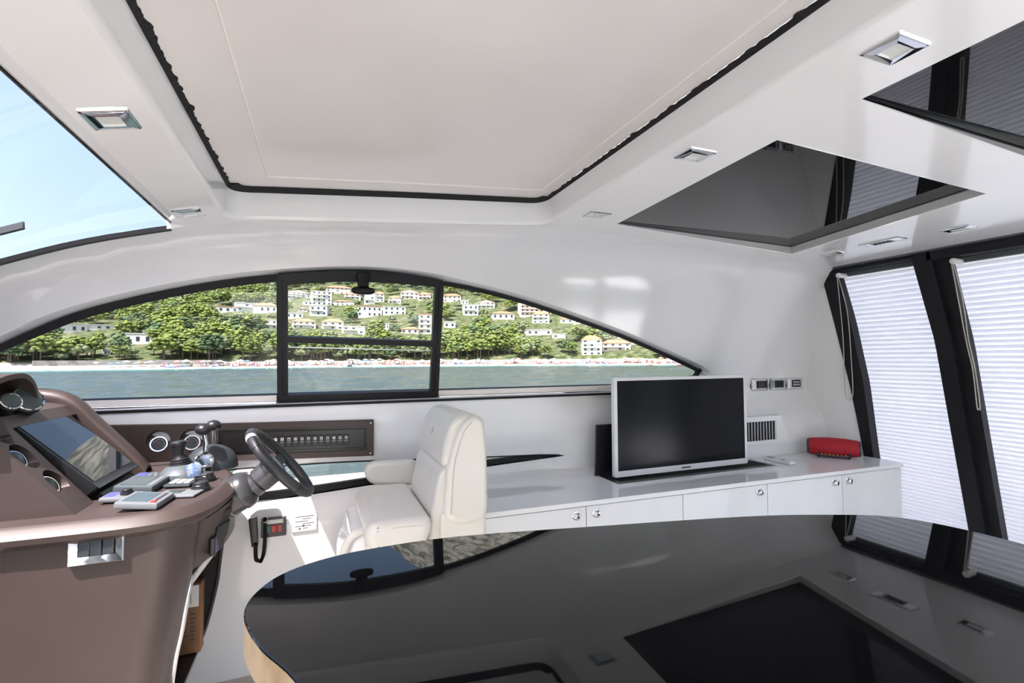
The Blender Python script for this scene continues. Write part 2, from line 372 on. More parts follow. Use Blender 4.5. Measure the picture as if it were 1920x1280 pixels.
mb = MB(); mb.rings([[(-.462, y, zc(-.462)), (-.480, y, zc(-.462)+.005), (-.504, y, zc(-.5)+.020)] for y in np.linspace(-1.42, 2.09, 24)], cap=False, closed=False); mb.build('beam_edge', 'gel', ob, 60)
for y_ in (2.03, -1.41): mb = MB(); mb.prism([(-.455, zc(-.455)-.001), (-.515, zc(-.515)-.001), (-.515, zc(-.5)+.03), (-.455, zc(-.455)+.03)], 'y', y_, y_+.045); mb.build('beam_end', 'gel', ob)
PZ = 1.952
for p in (P1, P2):
    q = offs(p, .012); zz = lambda x: 1.939+.0095*(x-1.2)
    mb = MB(); mb.rings([[(x, y, zc(x)) for x, y in p], [(x, y, zz(x)) for x, y in q]], cap=False); mb.build('panel_reveal', 'gel', ob)
    pn = MB(); pn.rings([[(x, y, zz(x)) for x, y in q], [(x, y, zz(x)+.006) for x, y in q]])
    pn = pn.build('ceiling_panel', 'blackglass'); tag(pn, 'black mirror glass panel in the ceiling '+('beside the side wall and spotlights' if p is P1 else 'nearest the viewer at the right edge of the photo'), 'panel', 'black ceiling panels')
    mb = MB(); g = offs(q, -.0045); mb.rings([[(x, y, zz(x)-.003) for x, y in q], [(x, y, zz(x)-.003) for x, y in g]], cap=False); mb.build('rubber_gasket', 'rubber', pn)

# sunroof: sliding panel, bead line, brush seal
SR = thing('sunroof', 'cream glossy sliding sunroof panel with ragged black brush seal', 'sunroof', (.3, 1.0, 1.98))
zs = lambda x, y: zc(x)+.112-.0*y
big = rrect(-.36, .05, .99, 2.05, .05)
sheet(big, [], .1, zmap := (lambda x, y: (x, y, zs(x, y)))).build('panel', 'roofpanel', SR, 50)
bead = rrect(-.18, .22, .875, 1.86, .012)
mb = MB(); mb.tube([(x, y, zs(x, y)) for x, y in dens(bead, .08)], .0035, 6, True); mb.build('bead', 'gelwarm', SR)
d = dens(sun_in, .008); mb = MB()
def wid(p):
    n_ = .9*math.sin(p[0]*13+p[1]*11)*math.sin(p[0]*41+p[1]*53+1)+.5*math.sin(p[0]*170+p[1]*140)
    if p[1] > 1.93: return .034+.002*rng.random()
    return .008+.006*max(0, n_)+.003*rng.random()
pp = np.array(d); cen = np.array([.315, 1.05]); inn = offs(d, -.001); ww = [wid(p) for p in d]
nin = [tuple(np.array(p)+(np.array(q)-np.array(p))/.001*wd) for p, q, wd in zip(d, offs(d, -.001), ww)]
mb.rings([[(x, y, zc(x)+.094) for x, y in offs(d, .004)], [(x, y, zc(x)+.098) for x, y in d], [(x, y, zs(x, y)-.004) for x, y in nin], [(x, y, zs(x, y)-.001) for x, y in nin]], cap=False); mb.build('brush_seal', 'fringe', SR, 0)

# windscreen
WS = thing('window_4', None, None, (-1.4, .33, 1.1), kind='structure')
def wsz(x, y): return zc(x)+.03*(1-((y-.33)/1.72)**2)*min(1, (-.5-x)/.4)+.016
sheet([(-.5, -1.39), (-.5, 2.05), (-2.3, 2.05), (-2.3, -1.39)], [], .15, lambda x, y: (x, y, wsz(x, y))).build('pane', 'glassfront', WS)
for yy in (2.043, -1.383):
    mb = MB(); mb.rings([[(x, yy-.011, zc(x)-.004), (x, yy+.011, zc(x)-.004), (x, yy+.011, zc(x)+.012), (x, yy-.011, zc(x)+.012)] for x in np.arange(-.505, -2.3, -.06)]); mb.build('rubber_seal', 'rubber', WS)
mb = MB(); mb.rings([[(-.510, y, zc(-.5)+.018), (-.503, y, zc(-.5)+.016), (-.503, y, zc(-.5)+.026), (-.510, y, zc(-.5)+.026)] for y in np.linspace(-1.38, 2.04, 12)]); mb.build('rubber_seal', 'rubber', WS)
wp = thing('windscreen_wiper', 'grey windscreen wiper lying outside the glass at far left', 'wiper', (-1.2, 1.95, wsz(-1.2, 1.9)+.02))
a = Vector((-1.25, 1.97, wsz(-1.25, 1.97)+.028)); b = Vector((-.86, 1.93, wsz(-.86, 1.93)+.03))
quick('blade', 'greydk', wp, 'rings', [[p+Vector((0, -.008, 0)), p+Vector((0, .008, 0)), p+Vector((0, .004, .022)), p+Vector((0, -.004, .022))] for p in (a, (a+b)/2+Vector((0, 0, .012)), b)])
quick('arm', 'grey', wp, 'tube', [a+Vector((-.3, .02, -.07)), a+Vector((0, .0, .03)), (a+b)/2+Vector((0, 0, .035))], .006)

# floor, bow and dash shell
mb = MB(); mb.box((-2.3, -1.75, -.04), (3.9, 2.36, 0)); fl = mb.build('floor', 'floor'); fl['kind'] = 'structure'
mb = MB(); mb.box((-2.36, -1.72, 0), (-2.3, 2.38, 1.0)); mb.build('wall_bow', 'gel')['kind'] = 'structure'
mb = MB(); mb.box((-2.3, -1.7, .93), (-1.02, 2.352, .97), .01); mb.build('trim_3', 'browndk')['kind'] = 'structure'
mb = MB(); mb.box((-1.0, 1.62, 0), (-.715, 2.30, .905), .01); mb.build('trim_4', 'gel')['kind'] = 'structure'

# aft bulkhead: leaning black pillars and header, white infill, pleated blinds behind
BX = 3.15
pl1 = [(2.27, 1.928), (2.183, 1.557), (2.092, 1.14), (2.044, .875), (2.018, .697), (1.975, .4), (1.94, 0)]
pr1 = [(2.17, 1.93), (2.076, 1.549), (2.004, 1.144), (1.962, .707), (1.925, .4), (1.89, 0)]
pl2 = [(1.725, 1.93), (1.709, 1.866), (1.612, 1.395), (1.495, .397), (1.45, 0)]
pm2 = [(1.63, 1.93), (1.617, 1.866), (1.535, 1.395), (1.425, .397), (1.38, 0)]
pr2 = [(1.565, 1.93), (1.547, 1.825), (1.476, 1.39), (1.375, .399), (1.33, 0)]
def at(c, z): A = sorted(c, key=lambda p: p[1]); return float(np.interp(z, [p[1] for p in A], [p[0] for p in A]))
WA = tag(bpy.data.objects.new('wall_aft', None), kind='structure'); _link(WA, None, Vector((BX, 1.2, 0)))
zl = np.linspace(0, 1.925, 24)
def pillar(c1, c2, x0, x1, name, m='frame', dy=0):
    mb = MB(); mb.rings([[(x0, at(c1, z)+dy, z), (x0, at(c2, z)+dy, z), (x1, at(c2, z)+dy, z), (x1, at(c1, z)+dy, z)] for z in zl]); return mb.build(name, m, WA)
pillar(pl1, pr1, BX-.012, BX+.05, 'pillar'); pillar(pl2, pm2, BX-.03, BX+.05, 'pillar'); pillar(pm2, pr2, BX, BX+.05, 'pillar_return')
pillar([(y-.92, z) for y, z in pl2], [(y-.92, z) for y, z in pr2], BX-.02, BX+.05, 'pillar')
pillar([(y-1.85, z) for y, z in pl2], [(y-1.85, z) for y, z in pr2], BX-.02, BX+.05, 'pillar')
mb = MB(); mb.rings([[(BX-.002, at(pl1, z)-.02, z), (BX-.002, 2.46, z), (BX+.03, 2.46, z), (BX+.03, at(pl1, z)-.02, z)] for z in zl]); mb.build('infill_panel', 'gel', WA)
mb = MB(); mb.box((BX-.02, 1.62, 1.868), (BX+.05, 2.265, 1.928), .004); mb.build('header', 'frame', WA)
mb = MB(); mb.box((BX-.03, -1.5, 1.842), (BX+.05, 1.64, 1.93), .004); mb.build('header', 'frame', WA)
mb = MB(); mb.box((BX-.05, -1.5, 1.893), (BX+.0, 2.27, 1.912), .004); mb.build('headliner_edge', 'grey', WA)
mb = MB(); mb.cyl((BX-.026, 1.98, 1.893), (BX-.018, 1.98, 1.893), .006); mb.build('screw', 'chrome', WA)
mb = MB(); mb.box((BX, -1.75, 0), (BX+.05, -1.30, 1.93)); mb.build('infill_panel', 'gel', WA)
# pleated blinds
def pleat_mesh(wd):
    mb = MB(); mb.rings([[(0, -wd/2, 0), (-.011, -wd/2, -.5), (0, -wd/2, -1), (.001, -wd/2, -1), (-.0095, -wd/2, -.5), (.001, -wd/2, 0)], [(0, wd/2, 0), (-.011, wd/2, -.5), (0, wd/2, -1), (.001, wd/2, -1), (-.0095, wd/2, -.5), (.001, wd/2, 0)]])
    me = bpy.data.meshes.new('pleat'); mb.bm.to_mesh(me); mb.bm.free(); me.materials.append(M['blind']); return me
for bi, (cl, cr, ex, lab, zt) in enumerate(((pr1, pl2, .04, 'white pleated window blind above and behind the white cabinets', 1.845), (pr2, [(y-.92, z) for y, z in pl2], .04, 'white pleated window blind at the right edge beyond the double black pillar', 1.82))):
    B = thing('pleated_blind', lab, 'blind', (BX+.075, (at(cl, .9)+at(cr, .9))/2, .02), 'pleated blinds on the aft bulkhead')
    wd = at(cl, 1)-at(cr, 1)+2*ex+.03; me = pleat_mesh(wd); z = zt; k = 0
    while z > .04:
        p = .031-.010*min(1, (zt-z)/1.2); c = (at(cl, z-p/2)+at(cr, z-p/2))/2
        o = bpy.data.objects.new('pleat', me); COL.objects.link(o); o.parent = B; o.location = Vector((BX+.07, c, z))-WL[B]; o.scale = (1, 1, p); z -= p; k += 1
    cY = (at(cl, zt)+at(cr, zt))/2
    mb = MB(); mb.box((BX+.045, cY-wd/2, zt-.004), (BX+.085, cY+wd/2, zt+.04), .004); mb.build('headrail', 'grey', B)
    kY = at(cl, zt)-.025 if bi else at(cl, zt)-.012
    kb = MB(); kb.lathe((BX-.008, kY, zt+.002), (-1, 0, 0), [(-.06, .016), (0, .017), (.012, .016), (.016, .010), (.018, .002)], 20); kb.build('cord_cap', 'remote', B)
    if bi == 0: pts = [(BX-.018, kY, zt-.01), (BX-.02, 2.085, 1.6), (BX-.02, 2.07, 1.3), (BX-.02, 2.066, 1.10), (BX-.02, 2.078, 1.05), (BX-.02, 2.098, 1.04), (BX-.02, 2.112, 1.07), (BX-.02, 2.117, 1.2), (BX-.02, 2.118, 1.45), (BX-.02, kY+.006, zt-.01)]
    else: pts = [(BX-.018, kY, zt-.01), (BX-.03, 1.48, 1.6), (BX-.035, 1.462, 1.4), (BX-.03, 1.442, 1.25), (BX-.03, 1.428, 1.06), (BX-.03, 1.434, 1.045), (BX-.03, 1.440, 1.06), (BX-.03, 1.452, 1.25), (BX-.035, 1.472, 1.4), (BX-.02, kY+.006, zt-.01)]
    mb = MB(); mb.tube(cat(pts, 6), .0028, 6); mb.build('cord', 'cord', B)

# side deck outside
DK = thing('side_deck', 'grey side deck with pale cap rail seen through the low window', 'deck', (.5, 2.7, .5))
mb = MB(); mb.box((-3.2, 2.44, .52), (3.6, 2.97, .565)); mb.build('deck_plate', 'deck', DK)
for x0, x1 in ((-3.2, -1.2), (-1.195, .295), (.30, 1.60), (1.605, 3.6)):
    mb = MB(); mb.box((x0, 2.90, .60), (x1, 3.0, .655), .012); mb.build('cap_rail', 'caprail', DK)
mb = MB(); mb.box((-3.2, 2.955, -1.6), (3.6, 2.99, .60)); mb.build('topside', 'caprail', DK)
for x in (.38, 1.9, -1.1):
    mb = MB(); mb.tube([(x, 2.95, .65), (x-.03, 2.95, .70), (x-.11, 2.96, .83), (x-.25, 2.97, 1.05)], .013, 10); mb.build('stanchion', 'caprail', DK)
    mb = MB(); mb.box((x-.03, 2.925, .652), (x+.04, 2.975, .665), .004); mb.build('stanchion_foot', 'caprail', DK)

M['whitedeck'] = mat('white_nonslip_deck', (.78, .78, .78), .6, var=.05, vscale=8, bump=.3)
ND = thing('bounce_deck', 'unseen white deck added around the cabin to bounce sunlight inside', 'deck', (0, -2.1, .0))  # unseen decks, added so sunlit white bounces up to the ceiling
mb = MB(); mb.box((-2.36, -2.6, -.06), (5.6, -1.76, -.02)); mb.build('near_side_deck', 'whitedeck', ND)
mb = MB(); mb.box((-6.5, -2.4, .78), (-2.38, 2.9, .82)); mb.build('foredeck', 'whitedeck', ND)
mb = MB(); mb.box((3.92, -1.75, -.06), (6.6, 2.9, -.02)); mb.build('cockpit_deck', 'whitedeck', ND)

# ================================================================== THINGS IN THE CABIN
# ---- table
T = thing('table', 'glossy black-topped table with pale wood edge in the foreground', 'table', (.5, .5, 0))
tp = cat([(.10, .25), (.04, .36), (-.018, .521), (-.058, .598), (-.081, .66), (-.087, .70), (-.080, .742), (-.055, .788), (0, .824), (.082, .841), (.227, .840), (.458, .796), (.778, .728), (.943, .671), (1.035, .620), (1.075, .545), (1.085, .44), (1.08, .32), (1.03, .24), (.9, .22), (.3, .215), (.15, .225), (.10, .25)], 4)[:-1]
mb = MB(); mb.rings([[(x, y, .9965) for x, y in tp], [(x, y, .999) for x, y in tp], [(x, y, 1.0) for x, y in offs(tp, -.0015)]]); mb.build('top', 'tabletop', T, 12)
mb = MB(); mb.rings([[(x, y, .950) for x, y in offs(tp, -.004)], [(x, y, .954) for x, y in offs(tp, -.0005)], [(x, y, .9964) for x, y in offs(tp, -.0005)]]); mb.build('wood_edge', 'wood', T)
mb = MB(); mb.cyl((.5, .5, .02), (.5, .5, .94), .05); mb.build('pedestal', 'steel', T)
mb = MB(); mb.lathe((.5, .5, 0), (0, 0, 1), [(0, .22), (.012, .22), (.03, .06)]); mb.build('base', 'steel', T)

# ---- worktop, cabinets
def fy(x): return 1.868-.0265*(x-.5)
wt = thing('worktop', 'long white gloss worktop below the side window carrying the television', 'worktop', (1.9, 2.05, .68))
slot = [(1.352, 2.03), (2.408, 2.03), (2.408, 2.205), (1.352, 2.205)]
wo = [(.545, fy(.545)-.012), (3.118, fy(3.118)-.012), (3.14, 1.96), (3.14, 2.24)]+[(x, ylow(x, .69)-.004) for x in np.arange(2.9, .6, -.2)]+[(.545, 2.33)]
mb = sheet(wo, [slot], .25, lambda x, y: (x, y, .70)); mb.build('top_face', 'gloss', wt)
mb = MB(); mb.rings([[(x, y, .68) for x, y in wo], [(x, y, .6995) for x, y in wo], [(x, y, .70) for x, y in offs(wo, -.0004)]], cap=False); mb.build('edge', 'gloss', wt)
mb = MB(); mb.rings([[(x, y, .699) for x, y in slot], [(x, y, .699) for x, y in offs(slot, -.022)], [(x, y, .60) for x, y in offs(slot, -.022)]]); mb.build('television_slot', 'void', wt)
mb = MB(); mb.rings([[(x, y, .7) for x, y in slot], [(x, y, .701) for x, y in offs(slot, -.001)], [(x, y, .701) for x, y in offs(slot, -.03)], [(x, y, .69) for x, y in offs(slot, -.03)]], cap=False); mb.build('slot_trim', 'greydk', wt)
mb = MB(); XC = np.arange(.55, 1.66, .05); NC = len(XC); mb.add([(x, ylow(x, .713)+.012, .722) for x in XC]+[(x, ylow(x, .713)-.03, .703) for x in XC]+[(x, 2.27, .7004) for x in XC], [(r_*NC+i, r_*NC+i+1, (r_+1)*NC+i+1, (r_+1)*NC+i) for r_ in range(2) for i in range(NC-1)]); mb.build('cove', 'gel', wt, 60)
seams = [.56, 1.07, 1.58, 2.10, 2.635, 3.115]; kn = [1.02, 1.117, 2.044, 2.572, 2.678]
lab = ['behind the helm chair', 'left of the television', 'under the television', 'under the wall vent', 'at the right end beside the blind']
for i in range(5):
    a, b = seams[i], seams[i+1]
    C = thing('cabinet_unit', 'white gloss cabinet door unit '+lab[i], 'cabinet', ((a+b)/2, 2.0, .05), 'white cabinets under the worktop')
    mb = MB(); mb.prism([(a, fy(a)+.02), (b, fy(b)+.02), (b, 2.2), (a, 2.2)], 'z', .05, .598 if 1 <= i <= 3 else .678); mb.build('body', 'gloss', C)
    g = .0022; mb = MB(); mb.prism([(a+g, fy(a)), (b-g, fy(b)), (b-g, fy(b)+.0185), (a+g, fy(a)+.0185)], 'z', .07, .674, .001, 1); D = mb.build('door', 'gloss', C)
    k = kn[i]; mb = MB(); mb.lathe((k, fy(k), .640), (0, -1, 0), [(0, .019), (.003, .019), (.005, .015), (.012, .013), (.018, .0155), (.022, .012), (.023, .002)], 24); K = mb.build('knob', 'chrome', D)
    mb = MB(); mb.lathe((k, fy(k)-.021, .640), (0, -1, 0), [(0, .006), (.003, .005)], 12); mb.build('keyhole', 'dark', D)

# ---- television and things on the worktop
tv = thing('television', 'flat television with silver white bezel raised from the worktop slot', 'television', (1.826, 2.12, .70))
x0, x1, z0, z1 = 1.381, 2.270, .712, 1.214
q = rrect(x0, z0, x1, z1, .006); qi = [(x0+.019, z0+.030), (x1-.019, z0+.030), (x1-.019, z1-.016), (x0+.019, z1-.016)]
mb = sheet(q, [qi], .3, lambda x, z: (x, 2.10, z)); mb.build('bezel', 'tvwhite', tv)
mb = MB(); mb.rings([[(x, 2.10, z) for x, z in q], [(x, 2.125, z) for x, z in q]], cap=False); mb.build('bezel_side', 'tvwhite', tv)
mb = MB(); mb.box((x0+.017, 2.102, z0+.028), (x1-.017, 2.106, z1-.014)); mb.build('screen', 'tvscreen', tv)
mb = MB(); mb.box((x0+.01, 2.108, z0+.01), (x1-.01, 2.14, z1-.01), .01); mb.build('back', 'dark', tv)
mb = MB(); mb.box((1.80, 2.0985, z0+.011), (1.86, 2.0999, z0+.018)); mb.build('maker_mark', 'ink', tv)
mb = MB(); mb.box((1.6, 2.115, .62), (2.05, 2.15, .72)); mb.build('lift_bracket', 'dark', tv)
sb = thing('black_panel', 'small black upright panel standing behind the left edge of the television', 'panel', (1.42, 2.2, .70))
mb = MB(); mb.prism([(1.335, .70), (1.52, .70), (1.52, .965), (1.345, .965)], 'y', 2.212, 2.226, .003, 1); mb.build('panel', 'dark', sb)
mb = MB(); mb.box((1.36, 2.205, .70), (1.50, 2.235, .712), .002); mb.build('foot', 'dark', sb)

sp = thing('portable_speaker', 'red fabric portable speaker lying on the white worktop by the blind', 'speaker', (2.95, 2.1, .70))
A, B = Vector((2.852, 2.172, .760)), Vector((3.012, 1.958, .760)); dv = (B-A); L = dv.length; dv.normalize()
mb = MB(); mb.lathe(A, dv, [(0, .040), (.003, .045), (.015, .050), (L*.3, .057), (L*.5, .058), (L*.7, .057), (L-.015, .050), (L-.003, .045), (L, .040)], 32); mb.build('body', 'red', sp)
for e, s_ in ((A, -1), (B, 1)):
    mb = MB(); mb.lathe(e, dv*s_, [(-.006, .047), (.002, .046), (.006, .038), (.001, .02), (.001, .001)], 28); mb.build('end_cap', 'greydk', sp)
side_v = Vector((dv.y, -dv.x, 0)).normalized(); 
if side_v.y > 0: side_v = -side_v
u1, u2 = A+dv*.055, A+dv*(L-.055); dn = Vector((0, 0, -1))
mb = MB(); mb.prism([(0, 0), (1, 0), (1, 1), (0, 1)], 'z', 0, 1)
mb = MB(); mb.tube([u1+side_v*.038+dn*.048, u1+side_v*.045+dn*.043, (u1+u2)/2+side_v*.048+dn*.044, u2+side_v*.045+dn*.043, u2+side_v*.038+dn*.048], .009, 8); mb.build('foot_bar', 'dark', sp)
for i in range(7):
    c = u1+dv*(.018+i*.02)+side_v*.052+dn*.036; mb = MB(); mb.lathe(c, side_v, [(0, .005), (.006, .004)], 10); mb.build('port', 'orange', sp)
for e in (u1, u2):
    mb = MB(); mb.tube([e+side_v*.048+dn*.025, e+side_v*.048+dn*.04, e+side_v*.03+dn*.057], .006, 8); mb.build('foot', 'dark', sp)

rm = thing('remote_control', 'slim white remote control lying on the worktop right of the television', 'remote', (2.5, 2.09, .70))
Rm = Matrix.Rotation(math.radians(-4), 3, 'Z')
mb = MB(); mb.box((2.478, 2.0, .7005), (2.528, 2.18, .718), .007, 3); mb.build('body', 'remote', rm)
for y in (2.15, 2.125, 2.06): mb = MB(); mb.box((2.487, y, .7175), (2.519, y+.012, .7195), .001, 1); mb.build('button', 'greydk', rm)

# ---- wall plates and vent on the far wall
def yw(x, z): return ylean(z) if z > Z0 else ylow(x, z)
for i, x in enumerate((2.70, 2.865, 3.025)):
    n_ = ['leftmost, with a plain dark rocker', 'middle, with a dark socket', 'rightmost, with small dark buttons'][i]
    P = thing('wall_plate', 'chrome framed wall switch plate '+n_, 'switch', (x, 2.37, 1.095), 'three chrome switch plates on the side wall')
    y = 2.387; mb = sheet(rrect(x-.073, 1.094, x+.073, 1.176, .004), [rrect(x-.042, 1.112, x+.042, 1.160, .003)], .2, lambda a, b: (a, y+(-.012 if inside((a, b), rrect(x-.06, 1.10, x+.06, 1.17, .004)) else 0), b)); mb.build('bezel', 'chrome', P)
    mb = MB(); mb.box((x-.043, y-.010, 1.111), (x+.043, y+.004, 1.161), .002, 1); c = mb.build('insert', 'dark', P)
    if i == 0: mb = MB(); mb.box((x-.032, y-.016, 1.118), (x+.032, y-.006, 1.154), .003); mb.build('rocker', 'greydk', P)
    if i == 1: mb = MB(); mb.lathe((x, y-.010, 1.136), (0, -1, 0), [(0, .019), (.004, .018), (.004, .014), (.001, .013)], 20, False); mb.build('socket_ring', 'greydk', P)
    if i == 2:
        for k in range(6): mb = MB(); a = x-.028+.022*(k % 3); b = 1.122+.018*(k//3); mb.box((a, y-.015, b), (a+.015, y-.008, b+.011), .001, 1); mb.build('button', 'steel', P)
    mb = MB(); mb.box((x-.070, y-.002, 1.097), (x+.070, y+.05, 1.173)); mb.build('backbox', 'greydk', P)
V = thing('air_vent', 'white wall air vent grille with upright louvres beside the television', 'vent', (2.6, 2.29, .78))
y = 2.238; mb = sheet(rrect(2.36, .775, 2.715, .948, .006), [rrect(2.38, .80, 2.665, .918, .003)], .3, lambda a, b: (a, y, b)); mb.build('frame', 'gel', V)
mb = MB(); mb.box((2.36, y+.0005, .775), (2.38, y+.05, .948)); mb.box((2.665, y+.0005, .775), (2.715, y+.05, .948)); mb.box((2.36, y+.0005, .775), (2.715, y+.05, .80)); mb.box((2.36, y+.0005, .918), (2.715, y+.05, .948)); mb.build('frame_depth', 'gel', V)
mb = MB(); mb.box((2.38, y+.014, .80), (2.665, y+.016, .918)); mb.build('duct', 'greydk', V)
lv = MB(); lv.box((2.385, y+.003, .80), (2.397, y+.006, .918), rot=Matrix.Rotation(math.radians(35), 3, 'Z')); L0 = lv.build('louvre', 'gel', V)
for k in range(1, 12):
    o = L0.copy(); COL.objects.link(o); o.location = L0.location+Vector((.0245*k, 0, 0))

# ---- ceiling spotlights
def light(x, y, lab, w_=.10, d_=.075, z=None, chrome='chrome', group='ceiling spotlights', grille=False):
    z = (zc(x) if z is None else z); slope = math.atan2(zc(x+.05)-zc(x-.05), .1); R = Matrix.Rotation(-slope, 3, 'Y')
    Lm = thing('ceiling_spotlight' if not grille else 'ceiling_vent', lab, 'light' if not grille else 'vent', (x, y, z-.012), group)
    c = Vector((x, y, z-.004))
    mb = MB(); o = rrect(-w_/2, -d_/2, w_/2, d_/2, .002); i = rrect(-w_*.24, -d_*.26, w_*.24, d_*.26, .002); 
    if grille: i = rrect(-w_*.30, -d_*.26, w_*.30, d_*.26, .002)
    mb.rings([[c+R @ Vector((a, b, .005)) for a, b in o], [c+R @ Vector((a, b, .001)) for a, b in o], [c+R @ Vector((a, b, -.002)) for a, b in offs(o, -.005)], [c+R @ Vector((a, b, -.003)) for a, b in i], [c+R @ Vector((a, b, .003)) for a, b in i]], cap=False); mb.build('bezel', chrome, Lm)
    mb = MB(); mb.rings([[c+R @ Vector((a, b, .000)) for a, b in i], [c+R @ Vector((a, b, .004)) for a, b in i]]); mb.build('lens' if not grille else 'grille', 'lens' if not grille else 'dark', Lm)
    if grille:
        for k in range(5): mb = MB(); yy = -d_*.2+k*d_*.1; mb.box(c+Vector((-w_*.3, yy-.001, -.006)), c+Vector((w_*.3, yy+.001, -.003))); mb.build('slat', 'greydk', Lm)
for (x, y), l in zip(((1.096, 1.775), (1.053, 1.144), (1.068, .601)), ('farthest of the row of three, by the side wall', 'middle of the row of three beside the black ceiling panel', 'nearest and largest, at upper right')): light(x, y, 'square chrome ceiling spotlight '+l)
for (x, y), l in zip(((-.414, 1.872), (-.405, 1.205)), ('far end of the beam', 'near end of the beam')): light(x, y, 'square chrome spotlight on the beam left of the sunroof, '+l, .085, .085)
for (x, y), l in zip(((2.70, 1.87), (2.73, 1.30)), ('small one in the corner above the black pillar', 'above the right blind')): light(x, y, 'chrome ceiling spotlight over the aft blinds, '+l, .07, .11)
light(2.665, 1.59, 'oblong chrome framed air grille in the ceiling above the left blind', .08, .19, grille=True, group='ceiling vents')

# ---- helm console
H = thing('helm_console', 'brown helm console with instrument binnacle at the left edge', 'console', (-.55, 1.7, 0))
def xaft(z): return float(np.interp(z, [0, .48, .72, .86, .90, .92], [-.415, -.375, -.335, -.318, -.312, -.318]))
ZL = [0, .25, .48, .6, .72, .80, .86, .885]
def near_outline(z, y0=1.52, yend=1.63):
    xa = xaft(z); r = .085; pts = [(-.700, y0)]+[(x, y0) for x in np.linspace(-.66, xa-r, 6)]
    pts += [(xa-r+r*math.sin(a), y0+r-r*math.cos(a)) for a in np.linspace(.15, math.pi/2, 9)]; pts += [(xa, yend)]; return pts
mb = MB(); mb.rings([[(x, y, z) for x, y in near_outline(z)]+[(x-.012, y+.012, z) for x, y in near_outline(z)[::-1]] for z in ZL], cap=True); mb.build('near_panel', 'brown', H)
mb = MB(); mb.box((-.712, 1.525, 0), (-.695, 1.60, .9), .003); mb.build('end_trim', 'browndk', H)
# dash top with rolled edge, along a curved plan
plan = cat([(-.705, 1.50), (-.55, 1.498), (-.42, 1.505), (-.345, 1.535), (-.298, 1.60), (-.272, 1.70), (-.262, 1.83), (-.275, 1.96), (-.315, 2.08), (-.385, 2.22), (-.42, 2.30)], 4)+[(-.80, 2.32), (-.80, 1.50)]
mb = MB(); mb.rings([[(x, y, .862) for x, y in offs(plan, -.03)], [(x, y, .866) for x, y in offs(plan, -.012)], [(x, y, .880) for x, y in offs(plan, .004)], [(x, y, .894) for x, y in offs(plan, .006)], [(x, y, .912) for x, y in offs(plan, -.012)], [(x, y, .918) for x, y in offs(plan, -.026)], [(x, y, .916) for x, y in offs(plan, -.034)], [(x, y, .917) for x, y in offs(plan, -.04)]]); mb.build('dash_top', 'brown', H)
# aft fascia under the rolled edge, leaning forward
fa = [(-.30, 1.63, .862), (-.262, 1.78, .87), (-.268, 1.93, .868), (-.30, 2.05, .866)]
fb = [(-.335, 1.63, .72), (-.285, 1.74, .735), (-.275, 1.93, .74), (-.31, 2.05, .74)]
F1 = cat(fa, 5); F2 = cat(fb, 5); mb = MB(); mb.rings([[Vector(p), Vector(q), Vector(q)+Vector((-.02, 0, 0)), Vector(p)+Vector((-.02, 0, 0))] for p, q in zip(F1, F2)]); mb.build('aft_fascia', 'brown', H)
def pan(u, v, o=0):                                     # a point on the small ignition panel
    a = Vector((-.352, 1.645, .850)); b = Vector((-.268, 1.70, .905)); 
    p00, p10, p11, p01 = Vector((-.318, 1.642, .845)), Vector((-.268, 1.765, .852)), Vector((-.288, 1.752, .735)), Vector((-.340, 1.638, .722))
    nn = (p10-p00).cross(p01-p00).normalized(); nn = nn if nn.x > 0 else -nn
    return p00*(1-u)*(1-v)+p10*u*(1-v)+p11*u*v+p01*(1-u)*v+nn*o
def pbox(name, m, u0, v0, u1, v1, o0, o1, par):
    mb = MB(); mb.rings([[pan(u0, v0, o), pan(u1, v0, o), pan(u1, v1, o), pan(u0, v1, o)] for o in (o0, o1)]); return mb.build(name, m, par)
IP = pbox('ignition_panel', 'browndk', .0, .0, 1, 1, .001, .009, H)
pbox('panel_flap', 'dark', .48, .28, .95, .68, .009, .016, IP); pbox('panel_groove', 'steel', .48, .255, .95, .27, .009, .012, IP); pbox('panel_groove', 'steel', .52, .69, .99, .705, .009, .012, IP)
kf = thing('key_fob', 'black key fob with keys hanging from the helm ignition panel', 'key', pan(.3, .7, .02))
f0 = pan(.36, .45, .012); mb = MB(); mb.box(f0+Vector((-.004, -.012, -.055)), f0+Vector((.012, .012, .0)), .005, 3); mb.build('fob', 'dark', kf)
for k in range(3): c = f0+Vector((.012, .002, -.014-.013*k)); mb = MB(); mb.lathe(c, (1, 0, 0), [(0, .004), (.002, .003)], 10); mb.build('button', 'bluebtn', kf)
mb = MB(); c = pan(.5, .86, .016); mb.tube([c+Vector((.004, .012*math.cos(a), .012*math.sin(a))) for a in np.linspace(0, 2*math.pi, 14)[:-1]], .0014, 6, True); mb.build('key_ring', 'steel', kf)
mb = MB(); mb.box(pan(.42, .84, .016), pan(.42, .84, .016)+Vector((.004, .05, .010)), .002, 1); mb.build('key', 'steel', kf)
